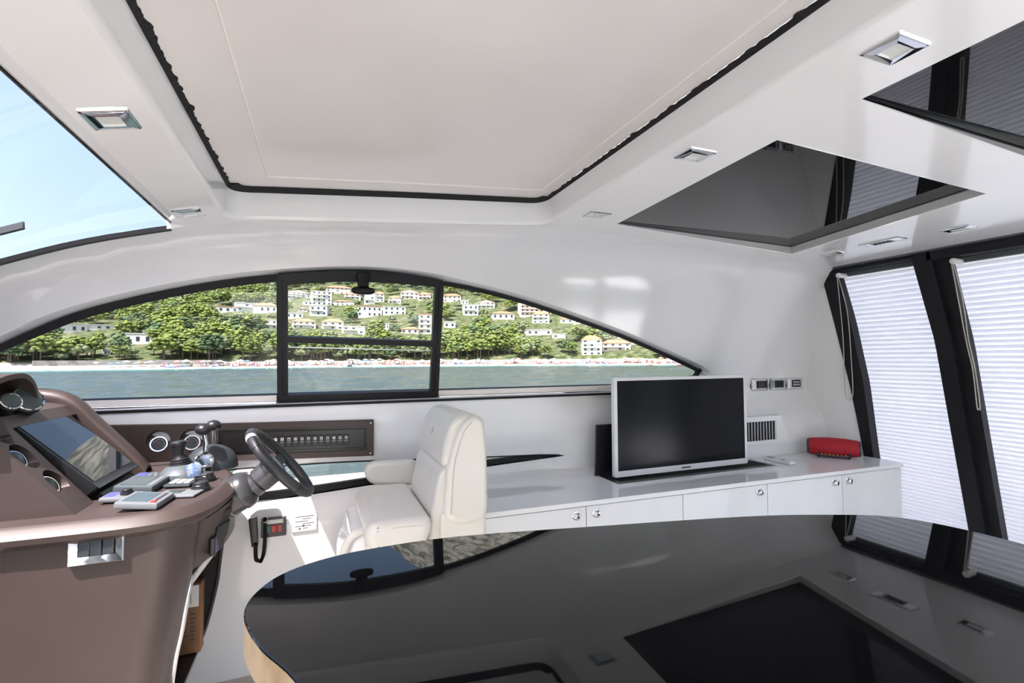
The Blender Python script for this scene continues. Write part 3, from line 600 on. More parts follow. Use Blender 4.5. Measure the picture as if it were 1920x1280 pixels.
# open niche: far side and back coloured black for a deep niche's shade, curved edge, chrome lip, back
cv = cat([(-.296, .735), (-.304, .66), (-.314, .575), (-.349, .43), (-.40, .365), (-.45, .31), (-.52, .1), (-.54, 0)], 4)
mb = MB(); mb.prism([(-.70, 0), (-.70, .86), (-.30, .86)]+cv, 'y', 1.845, 1.86); mb.build('far_side_panel', 'void', H)
mb = MB(); mb.tube([(x, 1.843, z) for x, z in cv], .006, 8); mb.build('niche_edge', 'rubber', H)
mb = MB(); mb.box((-.69, 1.54, .05), (-.68, 1.84, .86)); mb.build('niche_back', 'void', H)
lip = [(-.3, 1.842, .735), (-.318, 1.74, .72), (-.338, 1.655, .70), (-.346, 1.634, .66), (-.36, 1.632, .56), (-.378, 1.632, .45), (-.4, 1.632, .2), (-.415, 1.632, 0)]
mb = MB(); mb.tube(cat(lip, 6), .008, 10); mb.build('niche_lip', 'steel', H)
mb = MB(); mb.rings([[Vector(p), Vector(p)+Vector((-.02, .0, -.055 if i < 3 else 0)), Vector(p)+Vector((-.028, .006, -.05 if i < 3 else 0)), Vector(p)+Vector((-.01, .006, .005))] for i, p in enumerate(lip[:4])]); mb.build('niche_apron', 'gelwarm', H)
mb = MB(); mb.box((-.69, 1.54, .39), (-.355, 1.84, .40)); mb.build('niche_shelf', 'browndk', H)
bx_ = thing('cardboard_box', 'brown cardboard box with white label inside the dark console niche', 'box', (-.375, 1.82, .40))
mb = MB(); mb.box((-.405, 1.80, .402), (-.345, 1.8425, .615), .002, 1); mb.build('carton', 'card', bx_)
mb = MB(); mb.box((-.398, 1.7985, .545), (-.352, 1.8005, .610)); lb = mb.build('white_label', 'paper', bx_); mb = MB(); mb.box((-.374, 1.7978, .556), (-.3725, 1.7986, .60)); mb.build('print_line', 'ink', lb)
for k in range(7):
    for c in range(2): mb = MB(); z = .46-.013*k; mb.box((-.398+.024*c, 1.7985, z+.06), (-.398+.024*c+.017*(.6+.4*((k*7+c) % 3)/2), 1.8003, z+.0645)); mb.build('print_line', 'ink', bx_)
# binnacle: sloped face rising forward; strip with cups, sunken display bay, rounded far rail
def sx(z): return -.625+(.96-z)*.83
def wedge(name, y0, y1, dz, m, bev=.006, top=1.165, xb=-1.0):
    mb = MB(); o = dz
    prof = [(sx(.915)+.0-o, .915), (sx(top)-o, top), (sx(top)-o-.05, top+.012), (xb, top+.012), (xb, .915)]
    mb.prism(prof, 'y', y0, y1, bev, 2); return mb.build(name, m, H)
ST = wedge('gauge_strip', 1.592, 1.705, 0, 'brown', 0)
wedge('display_bay', 1.70, 2.075, .045, 'browndk', 0, 1.10)
mb = MB(); mb.prism([(sx(1.135), 1.135), (sx(1.165), 1.165), (sx(1.165)-.05, 1.177), (-1.0, 1.177), (-1.0, 1.10), (sx(1.10)-.06, 1.10)], 'y', 1.70, 2.08, .003, 1); mb.build('binnacle_brow', 'brown', H)
mb = MB(); rr_ = cat([(sx(.915)+.015, 2.105, .915), (sx(.96)+.012, 2.105, .97), (sx(1.08)+.008, 2.105, 1.09), (sx(1.15)-.0, 2.105, 1.165), (-.86, 2.105, 1.195), (-1.0, 2.105, 1.20)], 5)
mb.rings([[Vector(p)+Vector((-.03 if a[1] < 0 else 0, a[0], a[1])) for a in [(.034*math.cos(t), .026*math.sin(t)) for t in np.linspace(0, 2*math.pi, 17)[:-1]]] for p in rr_]); mb.build('binnacle_rail', 'brown', H)
mb = MB(); mb.prism([(sx(.915)+.0, .915), (sx(1.15)-.02, 1.15), (-1.0, 1.17), (-1.0, .915)], 'y', 2.08, 2.115); mb.build('binnacle_end', 'brown', H)
cpos = []
for px, py in ((45, 856), (108, 903), (-14, 812)):
    d = ray(px, py); t = (-.625+.83*(.96-CAM[2]))/(d[0]+.83*d[2]); p = Vector(CAM+d*t); p.y = max(p.y, 1.64); cpos.append(p)
    cups = MB(); cups.cyl(p+Vector((.05, 0, .012)), p+Vector((-.06, 0, -.012)), .037, n=32); cut(ST, cups)
for p in cpos:
    mb = MB(); dr = Vector((.90, -.30, .45)).normalized(); c = p+Vector((-.022, -.004, -.014))
    mb.lathe(c, dr, [(-.01, .031), (.003, .033), (.006, .031), (.006, .029), (.004, .028)], 28, False); g = mb.build('gauge_ring', 'chrome', H)
    mb = MB(); mb.lathe(c, dr, [(.002, .030), (.004, .029), (.0065, .017), (.007, .001)], 28); mb.build('gauge_glass', 'lcd', g)
# hooded twin gauges on top of the binnacle
mb = MB(); R = []
for x, k in ((-.772, 1.0), (-.83, 1.0), (-1.0, .85), (-1.12, .5)):
    R.append([Vector((x, 1.745+(.098 if math.cos(t) > 0 else .20)*math.cos(t), 1.165+.116*k*math.sin(t)**.75 if math.sin(t) > 0 else 1.165)) for t in np.linspace(0, math.pi, 19)])
R2 = [[Vector((p.x, 1.745+(p.y-1.745)*.9, 1.165+(p.z-1.165)*.88)) for p in r] for r in R]
mb.rings([R2[1], R2[0], R[0], R[1], R[2], R[3]], cap=False, closed=False); mb.build('gauge_hood', 'brown', H)
mb = MB(); mb.rings([[Vector((-.85, 1.745+(.09 if math.cos(t) > 0 else .19)*math.cos(t), 1.166+.105*math.sin(t))) for t in np.linspace(0, math.pi, 19)], [Vector((-.86, 1.745+(.09 if math.cos(t) > 0 else .19)*math.cos(t), 1.166+.105*math.sin(t))) for t in np.linspace(0, math.pi, 19)]]); mb.build('hood_panel', 'dark', H)
for (px, py), r in (((20, 752), .025), ((53, 748), .038)):
    p = Vector(on(px, py, 'x', -.787)); d_ = Vector((.62, -.45, .42)).normalized()
    mb = MB(); mb.lathe(p, d_, [(-.05, r*1.05), (-.004, r*1.05)], 28); b0 = mb.build('gauge_body', 'dark', H)
    mb = MB(); mb.lathe(p, d_, [(-.006, r*1.02), (.003, r), (.004, r*.9), (.0, r*.86)], 28, False); mb.build('gauge_ring', 'chrome', b0)
    mb = MB(); mb.lathe(p, d_, [(-.002, r*.88), (.001, r*.86), (.003, r*.5), (.004, .001)], 28); mb.build('gauge_glass', 'lcd', b0)
# navigation display in the bay
nd = thing('navigation_display', 'tilted dark navigation display framed in black on the helm binnacle', 'screen', (-.69, 1.88, .96))
def dsp(y, z, o=0): return Vector((sx(1.05)+.012+(1.05-z)*1.02+.70*o, y, z+.714*o))
def dbox(name, m, y0, z0, y1, z1, o0, o1, bev=0):
    mb = MB(); mb.rings([[dsp(y0, z0, o), dsp(y1, z0, o), dsp(y1, z1, o), dsp(y0, z1, o)] for o in (o0, o1)])
    if bev: bmesh.ops.bevel(mb.bm, geom=mb.bm.edges[:], offset=bev, segments=2, affect='EDGES')
    return mb.build(name, m, nd)
dbox('housing', 'dark', 1.724, .952, 2.045, 1.146, -.035, 0, .005); dbox('glass', 'screen', 1.740, .968, 2.030, 1.134, .0, .0025)
dbox('frame_lip', 'greydk', 1.724, .950, 2.045, .957, 0, .004, .001); dbox('frame_lip', 'grey', 1.724, 1.139, 2.045, 1.146, 0, .003, .001)
dbox('lower_bracket', 'greydk', 1.76, .925, 2.02, .945, -.04, -.02)
# chrome three-rocker switch on the near panel
cs = thing('switch_plate', 'chrome switch plate with three grey rockers on the brown console side', 'switch', (-.515, 1.51, .81))
q = [(-.572, .812), (-.459, .812), (-.459, .893), (-.572, .893)]; qi = [(-.551, .833), (-.479, .833), (-.479, .873), (-.551, .873)]
mb = MB(); mb.rings([[(x, 1.52, z) for x, z in q], [(x, 1.508, z) for x, z in q], [(x, 1.505, z) for x, z in offs(q, -.003)], [(x, 1.511, z) for x, z in offs(qi, .002)], [(x, 1.516, z) for x, z in qi]], cap=False); mb.build('bezel', 'chrome', cs)
for k in range(3): a = -.551+.024*k; mb = MB(); mb.box((a+.0006, 1.503 if k == 1 else 1.506, .833), (a+.0234, 1.519, .873), .002, 2, rot=Matrix.Rotation(math.radians((-5, 4, -4)[k]), 3, 'X')); mb.build('rocker', 'greydk', cs)

# ---- instruments lying on the dash top
ZD = .917
def unit(name, lab, cx, cy, w_, l_, h, tilt, m, rotz=0, parts=(), tag_='instrument'):
    U = thing(name, lab, tag_, (cx, cy, ZD)); R = Matrix.Rotation(math.radians(rotz), 3, 'Z') @ Matrix.Rotation(math.radians(tilt), 3, 'Y'); c = Vector((cx, cy, ZD+.001+abs(math.sin(math.radians(tilt)))*w_/2))
    def bx(nm, mm, a, b, par=U, bev=.002):
        mb = MB(); vs = mb.box(a, b, bev, 2)
        for v in mb.bm.verts: v.co = c+R @ v.co
        return mb.build(nm, mm, par)
    b = bx('body', m, (-w_/2, -l_/2, 0), (w_/2, l_/2, h), bev=.005)
    for nm, mm, x0, y0, x1, y1, hh in parts: bx(nm, mm, (x0*w_-w_/2, y0*l_-l_/2, h-.001), (x1*w_-w_/2, y1*l_-l_/2, h+hh), U, min(.001, hh/3))
    return U, c, R
but = [('button', 'ink', .82, .2+.14*k, .90, .28+.14*k, .002) for k in range(5)]
unit('autopilot_display', 'light grey autopilot display with red and black keys at the console front edge', -.446, 1.612, .10, .115, .018, 6, 'greylt', -6, [('lcd', 'lcd', .12, .12, .72, .88, .001), ('red_key', 'redbtn', .80, .06, .92, .16, .003)]+but)
unit('engine_display', 'slate grey engine display unit in the middle of the brown dash', -.512, 1.822, .10, .14, .022, 5, 'grey', -4, [('lcd', 'lcd', .12, .1, .75, .9, .001), ('key_strip', 'greylt', .8, .1, .93, .9, .001)])
U, c, R = unit('thruster_pad', 'small grey thruster pad with blue window and black dial', -.525, 1.70, .085, .07, .014, 3, 'greylt', -4, [('lcd', 'bluebtn', .10, .15, .35, .85, .001)])
mb = MB(); mb.lathe(c+R @ Vector((.012, .0, .014)), (0, 0, 1), [(0, .016), (.008, .016), (.009, .012), (.014, .0125), (.016, .010), (.016, .001)], 20); mb.build('dial', 'dark', U)
unit('flat_control_pad', 'pale rounded pad with green display window behind the autopilot display', -.385, 1.70, .11, .08, .008, 0, 'greylt', -12, [('lcd', 'lcd', .15, .35, .55, .85, .001)])
unit('trim_tab_pad', 'flat dark pad with white keys beside the grey joystick base', -.412, 1.835, .075, .085, .010, 2, 'greydk', -6, [('white_key', 'paper', .15+.26*k, .2, .36+.26*k, .8, .002) for k in range(3)])
unit('small_grey_pad', 'small grey keypad with blue display below the black joystick', -.53, 1.96, .085, .07, .014, 4, 'grey', -4, [('lcd', 'bluebtn', .1, .2, .4, .8, .001), ('key', 'greylt', .5, .2, .62, .4, .003), ('key', 'greylt', .7, .2, .82, .4, .003), ('key', 'greylt', .6, .55, .72, .75, .003)])
for i, (x, y) in enumerate(((-.340, 1.735), (-.349, 1.868))):
    K = thing('bilge_knob', 'ridged black rotary knob with folding tab, '+('nearer the rolled console edge' if i == 0 else 'between joystick and throttle base'), 'knob', (x, y, ZD), 'black knobs on the dash')
    n_ = 36; mb = MB(); mb.rings([[(x+(r+(.0012 if (k % 2) else 0)*g)*math.cos(2*math.pi*k/n_), y+(r+(.0012 if (k % 2) else 0)*g)*math.sin(2*math.pi*k/n_), ZD+h) for k in range(n_)] for h, r, g in ((0, .024, 0), (.002, .025, 1), (.012, .025, 1), (.013, .022, 0), (.018, .022, 0), (.020, .0205, 0), (.026, .0205, 0), (.028, .018, 0))]); mb.build('body', 'dark', K)
    mb = MB(); mb.tube([(x-.016, y+.012, ZD+.028), (x-.016, y+.012, ZD+.042), (x+.012, y+.014, ZD+.044), (x+.016, y+.012, ZD+.028)], .0035, 8); mb.build('tab', 'dark', K)
js = thing('joystick', 'black joystick on a grey domed base covered with a blue cloth', 'joystick', (-.437, 1.95, ZD))
mb = MB(); mb.lathe((-.437, 1.95, ZD), (0, 0, 1), [(0, .060), (.006, .064), (.022, .062), (.036, .050), (.044, .034), (.047, .024)], 32)
for v in mb.bm.verts: v.co.y = 1.95+(v.co.y-1.95)*1.15; v.co.x += .25*max(0, .03-(v.co.z-ZD))*1 if v.co.x > -.437 else 0
mb.build('base', 'grey', js)
mb = MB(); mb.lathe((-.442, 1.955, ZD+.044), (-.10, 0, 1), [(0, .034), (.005, .034), (.007, .030), (.012, .030), (.014, .027), (.019, .027), (.021, .023), (.026, .018), (.034, .016)], 28); mb.build('bellows', 'rubber', js)
mb = MB(); mb.lathe((-.446, 1.955, ZD+.072), (-.10, 0, 1), [(0, .015), (.024, .019), (.034, .021), (.037, .021), (.039, .024), (.048, .024), (.052, .019), (.053, .001)], 24); mb.build('grip', 'dark', js)
mb = MB(); R = []
for a in np.linspace(-1.1, .75, 10):
    R.append([Vector((-.437+rr*math.cos(a), 1.95+rr*1.15*math.sin(a), ZD+zz+.003*math.sin(a*9))) for rr, zz in ((.036, .0485), (.047, .043), (.056, .034), (.065, .024), (.069, .012))])
mb.rings(R, cap=False, closed=False); bmesh.ops.solidify(mb.bm, geom=mb.bm.faces[:], thickness=.002); mb.build('cloth', 'badge', js)
th = thing('throttle_lever', 'twin chrome throttle levers with black ball knobs on a dark dome', 'throttle', (-.37, 2.07, ZD))
mb = MB(); R = []
for t in np.linspace(0, 1, 9):
    a = t*math.pi/2; R.append([Vector((-.375+(.085*math.cos(a)+.002)*math.cos(k), 2.09+(.062*math.cos(a)+.002)*math.sin(k), ZD+.086*math.sin(a)**.9)) for k in np.linspace(0, 2*math.pi, 29)[:-1]])
mb.rings(R); mb.build('dome', 'greydk', th)
for i, (yy, dx) in enumerate(((2.02, -.012), (2.155, .0))):
    hub = Vector((-.385, yy, ZD+.040)); top = Vector((-.378+dx, yy+(.0 if i == 0 else -.03), 1.066))
    mb = MB(); mb.lathe(hub+Vector((0, .012 if i == 0 else -.012, 0)), (0, -1 if i == 0 else 1, 0), [(0, .030), (.018, .031), (.024, .026), (.024, .018), (.018, .016), (.018, .001)], 28); lv_ = mb.build('hub_ring', 'chrome', th)
    mb = MB(); mb.tube([hub+Vector((0, 0, .028)), hub+Vector((.004, 0, .06)), top], [.0065, .0085, .007], 12); lv_ = mb.build('lever', 'chrome', th)
    mb = MB(); R = [[top+Vector((.024*1.1*math.sin(p)*math.cos(k), .024*1.1*math.sin(p)*math.sin(k), .002-.021*math.cos(p))) for k in np.linspace(0, 2*math.pi, 25)[:-1]] for p in np.linspace(.05, math.pi-.05, 12)]; mb.rings(R); mb.build('ball_knob', 'dark', lv_)

# ---- steering wheel
ax_ = Vector((.755, 0, .656)).normalized(); ctr = Vector((-.128, 1.85, .962)); up_ = Vector((-ax_.z, 0, ax_.x)); lat = Vector((0, 1, 0))
SW = thing('steering_wheel', 'black leather steering wheel on a dark column beside the console', 'steering wheel', (-.27, 1.85, .78))
RW = .138
mb = MB(); mb.tube([ctr+(up_*math.cos(a)+lat*math.sin(a))*RW for a in np.linspace(0, 2*math.pi, 49)[:-1]], .0172, 14, True); rim = mb.build('rim', 'wheel', SW)
for a0 in (.38, .46): mb = MB(); mb.tube([ctr+(up_*math.cos(a)-lat*math.sin(a))*RW for a in np.linspace(a0, a0+.055, 4)], .0179, 14); mb.build('tape_band', 'tape', rim)
for a0 in (.85, 2.2, 4.1, 5.4): mb = MB(); mb.tube([ctr+(up_*math.cos(a)-lat*math.sin(a))*RW for a in np.linspace(a0, a0+.012, 3)], .0177, 14); mb.build('rim_seam', 'rubber', rim)
for a in (math.pi/2, -math.pi/2, math.pi):
    dd = up_*math.cos(a)+lat*math.sin(a); sd = ax_.cross(dd)
    mb = MB(); mb.rings([[ctr+dd*r+sd*w_-ax_*(dp+.007), ctr+dd*r-sd*w_-ax_*(dp+.007), ctr+dd*r-sd*w_-ax_*(dp-.007), ctr+dd*r+sd*w_-ax_*(dp-.007)] for r, w_, dp in ((.03, .024, .030), (.08, .019, .018), (RW, .017, .0))]); mb.build('spoke', 'wheel', SW)
mb = MB(); mb.lathe(ctr, -ax_, [(.010, .001), (.010, .034), (.016, .042), (.03, .045), (.085, .043), (.09, .036)], 32); mb.build('hub', 'column', SW)
mb = MB(); mb.lathe(ctr-ax_*.0095, ax_, [(0, .034), (.003, .033), (.006, .026), (.007, .001)], 28); mb.build('badge', 'badge', SW)
mb = MB(); mb.lathe(ctr, -ax_, [(.088, .034), (.093, .040), (.112, .040), (.114, .036)], 28); mb.build('collar', 'column', SW)
ax2 = Vector((.90, -.06, .42)).normalized(); cb = ctr-ax_*.105
mb = MB(); mb.lathe(cb, -ax2, [(.0, .034), (.005, .044), (.012, .053), (.022, .059), (.032, .0615), (.040, .062), (.042, .0595), (.045, .0595), (.080, .062), (.084, .066), (.090, .067), (.15, .067)], 36); mb.build('column_boot', 'column', SW)
mb = MB(); mb.lathe(cb-ax2*.079, -ax2, [(0, .0625), (.001, .0675), (.005, .0675), (.006, .0625)], 36); mb.build('column_ring', 'steel', SW)

# ---- white moulding beside the column
wm = thing('column_moulding', 'white moulded block between the console and the side wall', 'moulding', (-.29, 2.18, .775))
mb = MB(); mb.box((-.34, 2.06, .775), (-.235, 2.30, .866), .025, 3); mb.build('block', 'gel', wm)

# ---- coiled microphone and panels on the lower side wall
mc = thing('microphone_cord', 'black coiled microphone and cord hanging below the steering column', 'microphone', (-.24, 2.27, .5))
mb = MB(); mb.prism([(-.275, .66), (-.245, .665), (-.238, .55), (-.262, .545)], 'y', 2.27, 2.30, .005, 2); mb.build('handset', 'dark', mc)
mb = MB(); cp = cat([(-.215, 2.265, .66), (-.213, 2.265, .58), (-.216, 2.265, .51), (-.228, 2.265, .487), (-.242, 2.265, .50), (-.246, 2.265, .56)], 12); pts = []
for i in range(len(cp)*5): t = i/5; a, b = cp[min(int(t), len(cp)-1)], cp[min(int(t)+1, len(cp)-1)]; f = t-int(t); c = np.array(a)*(1-f)+np.array(b)*f; pts.append((c[0]+.007*math.cos(i*2.1), c[1]+.007*math.sin(i*2.1), c[2]+.004*math.sin(i*2.1)))
mb.tube(pts, .0028, 5); mb.build('coiled_cord', 'rubber', mc)
mb = MB(); mb.lathe((-.213, 2.262, .655), (0, -1, .2), [(0, .012), (.004, .013), (.006, .010), (.003, .009)], 18, False); mb.build('clip_ring', 'steel', mc)
al = thing('alarm_panel', 'dark panel with red and green buttons low on the side wall', 'panel', (-.184, 2.32, .565))
mb = MB(); mb.box((-.232, 2.306, .566), (-.135, 2.324, .646), .002, 1); mb.build('plate', 'dark', al)
for i, (m, x) in enumerate((('greenbtn', -.205), ('redbtn', -.183), ('redbtn', -.160))): mb = MB(); mb.box((x-.009, 2.302, .585), (x+.009, 2.308, .615), .002, 1); mb.build('button', m, al)
mb = MB(); mb.box((-.217, 2.304, .622), (-.147, 2.307, .638)); mb.build('display_strip', 'lens', al)
pt = thing('instruction_plate', 'steel instruction plate engraved with small print beside the alarm panel', 'plate', (-.065, 2.32, .57))
mb = MB(); mb.box((-.116, 2.318, .570), (-.013, 2.324, .642), .001, 1); mb.build('plate', 'steel', pt)
for k in range(6):
    mb = MB(); z = .632-.010*k; mb.box((-.10+.03*(k % 2), 2.3172, z), (-.025-.012*(k % 3), 2.3181, z+.0025)); mb.build('print_line', 'greydk', pt)
for x, z in ((-.070, .590), (-.085, .578)): mb = MB(); mb.box((x, 2.317, z), (x+.006, 2.3181, z+.009)); mb.build('figure_mark', 'ink', pt)

# ---- brown instrument panel along the side wall
ip = thing('side_instrument_panel', 'long brown wall panel with two gauges and a row of rocker switches', 'instrument panel', (-.3, 2.34, .87))
YW = 2.350
o = [(-1.0, .935), (-.42, .896), (.228, .870), (.228, 1.036), (-.42, 1.052), (-1.0, 1.074)]
mb = MB(); mb.prism(o, 'y', YW-.022, YW+.006, .006, 2); PB = mb.build('panel', 'brown', ip)
ct = MB(); ct.prism([(-.395, .918), (.198, .899), (.198, 1.008), (-.395, 1.024)], 'y', YW-.04, YW-.012)
for x, z in ((-.600, .992), (-.487, .990)):
    ct.cyl((x, YW-.05, z+.014), (x-.008, YW+.0, z-.004), .042, .038, n=32)
cut(PB, ct)
mb = MB(); mb.prism([(-.393, .920), (.196, .901), (.196, 1.006), (-.393, 1.022)], 'y', YW-.013, YW-.011); mb.build('switch_bay', 'browndk', ip)
mb = MB(); mb.prism([(-.382, .931), (.188, .912), (.188, .997), (-.382, 1.013)], 'y', YW-.020, YW-.010, .002, 1); mb.build('switch_fascia', 'browndk', ip)
for k in range(15):
    x = .107-.0262*k
    if x < -.29: break
    zb = .939-.032*x; mb = MB(); mb.box((x-.0105, YW-.027, zb-.006), (x+.0105, YW-.018, zb+.042), .002, 1, rot=Matrix.Rotation(.0, 3, 'X')); s_ = mb.build('rocker_switch', 'dark', ip)
    mb = MB(); mb.box((x-.006, YW-.0285, zb+.022), (x+.006, YW-.0265, zb+.034)); ic = mb.build('white_icon', 'paper', s_)
    mb = MB(); mb.box((x-.0035, YW-.0289, zb+.024+.002*(k % 3)), (x+.0035, YW-.0284, zb+.028+.002*(k % 2))); mb.build('icon_mark', 'ink', s_)
    mb = MB(); mb.box((x-.009, YW-.0275, zb+.014), (x+.009, YW-.0265, zb+.0152)); mb.build('rocker_line', 'steel', s_)
for x, z in ((.213, 1.022), (.213, .884)): mb = MB(); mb.lathe((x, YW-.022, z), (0, -1, 0), [(0, .004), (.002, .003), (.003, .001)], 12); mb.build('screw', 'chrome', ip)
for x, z in ((-.604, .980), (-.491, .978)):
    mb = MB(); c = Vector((x, YW-.012, z)); d_ = Vector((.12, -1, .25)).normalized()
    mb.lathe(c, d_, [(-.01, .031), (.004, .032), (.008, .030), (.008, .0255), (.005, .025)], 28, False); g = mb.build('gauge_ring', 'chrome', ip)
    mb = MB(); mb.lathe(c, d_, [(.0, .026), (.003, .026), (.0035, .001)], 28); fc = mb.build('gauge_face', 'greydk', g)
    for k in range(9): a = math.radians(-120+30*k); a_ = d_.orthogonal().normalized(); mb = MB(); p = c+d_*.004+Vector((math.sin(a)*.019, -.0005, math.cos(a)*.019)); mb.box(p-Vector((.0014, .0006, .0014)), p+Vector((.0014, .0006, .0014))); mb.build('tick', 'paper', g)
    mb = MB(); mb.tube([c+d_*.0045, c+d_*.0045+Vector((-.012, 0, .010))], .0008, 5); mb.build('needle', 'redbtn', g)

# ---- helm chair
HC = thing('helm_chair', 'cream leather helm chair with high back and armrest facing the wheel', 'chair', (.3, 1.8, 0))
def cushion(name, fn, nu=26, nv=18, m='leather', par=HC):  # fn(u,v)->point on a closed pillow; u round the section, v along
    mb = MB(); mb.rings([[fn(u, v) for u in np.linspace(0, 1, nu+1)[:-1]] for v in np.linspace(0, 1, nv)]); return mb.build(name, m, par, 60)
def loft_y(poly, y0, y1, rnd, name, m='leather', r=.02, push=None, par=HC):  # rounded section in xz swept along y with soft ends
    P = rpoly(poly, r, 5); c = np.mean(P, 0); mb = MB(); R = []
    for a in list(np.linspace(0, math.pi/2, 6))+[None]+list(np.linspace(math.pi/2, math.pi, 6)):
        if a is None: continue
        y = (y0+rnd-rnd*math.cos(a)) if a <= math.pi/2 and len(R) < 6 else (y1-rnd-rnd*math.cos(a)); k = rnd*(1-math.sin(a))
        hs = (np.max(P, 0)-np.min(P, 0))/2; Q = [tuple(c+(np.array(p)-c)*(1-k/hs)) for p in P]; R.append([Vector((x, y, z)) for x, z in Q])
    mb.rings(R)
    if push:
        for v in mb.bm.verts: push(v)
    return mb.build(name, m, par, 60)
shell = [(.381, .800), (.392, .948), (.410, 1.017), (.431, 1.074), (.462, 1.112), (.494, 1.124), (.521, 1.105), (.530, 1.02), (.533, .936), (.535, .80), (.522, .765), (.456, .755), (.405, .769)]
loft_y(shell, 1.58, 2.06, .022, 'back_shell', r=.03)
head = [(.378, .952), (.384, 1.02), (.405, 1.085), (.430, 1.118), (.492, 1.130), (.49, 1.0), (.455, .95), (.41, .945)]
loft_y(head, 1.604, 2.035, .025, 'headrest', r=.03)
lb_ = [(.332, .70), (.345, .80), (.372, .93), (.395, .952), (.43, .95), (.43, .70)]
loft_y(lb_, 1.612, 2.03, .02, 'backrest_pad', r=.02)
loft_y([(.37, .60), (.37, .80), (.53, .80), (.53, .60)], 1.60, 2.05, .01, 'back_base', r=.02)
seat = [(.118, .735), (.112, .775), (.132, .803), (.18, .809), (.30, .807), (.332, .802), (.338, .770), (.318, .720), (.17, .705)]
def pushseat(v):
    if v.co.z > .79: v.co.z += .010*(1-((v.co.y-1.8)/.25)**2)
    if v.co.x < .16: v.co.x += .018*abs((v.co.y-1.8)/.24)**3
SC = loft_y(seat, 1.555, 2.05, .03, 'seat_cushion', r=.022, push=pushseat)
loft_y([(.135, .63), (.135, .73), (.315, .73), (.33, .66), (.325, .63)], 1.59, 2.03, .012, 'seat_underside', r=.012)
mb = MB(); mb.tube(cat([(.185, 1.559, .787), (.21, 1.5565, .788), (.24, 1.556, .788), (.27, 1.556, .787), (.305, 1.5565, .784)], 6), .0016, 6); mb.build('seam', 'seam', SC)
for dy in (1.579,): mb = MB(); mb.tube(cat([(.402, dy, .80), (.412, dy, .948), (.428, dy, 1.017), (.448, dy, 1.07), (.475, dy, 1.10)], 6), .0016, 6); mb.build('seam', 'seam', HC)
mb = MB(); mb.lathe((.394, 1.82, 1.045), (-1, 0, .25), [(0, .016), (.003, .014), (.004, .001)], 20); mb.build('emblem', 'seam', HC)
arm = [(.165, .845), (.175, .882), (.21, .893), (.38, .888), (.39, .78), (.25, .795), (.19, .805)]
loft_y(arm, 2.06, 2.13, .02, 'armrest', r=.025)
mb = MB(); mb.box((.22, 1.552, .706), (.285, 1.562, .72), .003); mb.build('latch', 'steel', HC)
loft_y([(.05, 0), (.06, .62), (.095, .735), (.14, .755), (.34, .74), (.36, 0)], 1.66, 2.02, .02, 'pedestal', 'gel', r=.02)
mb = MB(); mb.tube(cat([(.048, 1.655, .55), (.060, 1.655, .66), (.085, 1.655, .735), (.115, 1.655, .757), (.15, 1.66, .757)], 6), .012, 10); mb.build('pedestal_piping', 'leather', HC)

# ================================================================== OUTSIDE: sea, beach, hillside, houses, trees
SEA = -1.75
def nodes_mat(name):
    m = bpy.data.materials.new(name); m.use_nodes = True; return m, m.node_tree, m.node_tree.nodes['Principled BSDF']
m, n, b = nodes_mat('sea_water')
geo = n.nodes.new('ShaderNodeNewGeometry'); mp = n.nodes.new('ShaderNodeMapping'); mp.inputs['Scale'].default_value = (.22, .55, 1)
n.links.new(geo.outputs['Position'], mp.inputs[0])
n1 = n.nodes.new('ShaderNodeTexNoise'); n1.inputs['Scale'].default_value = .8; n1.inputs['Detail'].default_value = 8; n1.inputs['Roughness'].default_value = .6
n.links.new(mp.outputs[0], n1.inputs['Vector']); bp = n.nodes.new('ShaderNodeBump'); bp.inputs['Strength'].default_value = 1; bp.inputs['Distance'].default_value = .5
n.links.new(n1.outputs['Fac'], bp.inputs['Height']); n.links.new(bp.outputs[0], b.inputs['Normal'])
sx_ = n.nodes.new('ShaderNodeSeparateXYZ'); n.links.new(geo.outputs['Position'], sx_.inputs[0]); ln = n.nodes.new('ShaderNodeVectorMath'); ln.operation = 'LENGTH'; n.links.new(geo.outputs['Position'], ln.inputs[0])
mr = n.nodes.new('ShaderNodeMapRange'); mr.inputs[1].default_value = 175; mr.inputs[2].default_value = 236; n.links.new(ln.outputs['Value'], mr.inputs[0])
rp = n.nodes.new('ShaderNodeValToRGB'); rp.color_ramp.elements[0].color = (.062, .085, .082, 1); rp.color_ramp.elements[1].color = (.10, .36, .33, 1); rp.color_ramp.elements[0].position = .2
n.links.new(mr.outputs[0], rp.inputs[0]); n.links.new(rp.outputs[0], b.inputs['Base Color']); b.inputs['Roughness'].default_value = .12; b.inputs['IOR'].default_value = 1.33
M['sea'] = m
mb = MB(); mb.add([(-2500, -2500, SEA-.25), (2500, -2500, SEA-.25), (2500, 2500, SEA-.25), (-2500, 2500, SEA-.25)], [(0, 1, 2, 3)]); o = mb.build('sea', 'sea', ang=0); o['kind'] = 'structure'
gw = np.random.default_rng(5); aw = np.radians(np.linspace(-46, 66, 330)); dw = np.arange(9, 243, .8)
DW, AW = np.meshgrid(dw, aw, indexing='ij'); XW, YW_ = DW*np.sin(AW), DW*np.cos(AW); HW = np.zeros_like(XW)
for lam in np.geomspace(2.4, 11, 16):
    th = gw.normal(1.35, .45); HW += lam*.0095*np.sin(2*math.pi/lam*(XW*math.cos(th)+YW_*math.sin(th))+gw.uniform(0, 6.28))
HW *= np.clip((243-DW)/25, 0, 1)
nr, nc_ = DW.shape; ix = np.arange(nr*nc_).reshape(nr, nc_); q4 = np.stack([ix[:-1, :-1], ix[1:, :-1], ix[1:, 1:], ix[:-1, 1:]], -1).reshape(-1, 4); t3 = np.concatenate([q4[:, [0, 1, 2]], q4[:, [0, 2, 3]]])
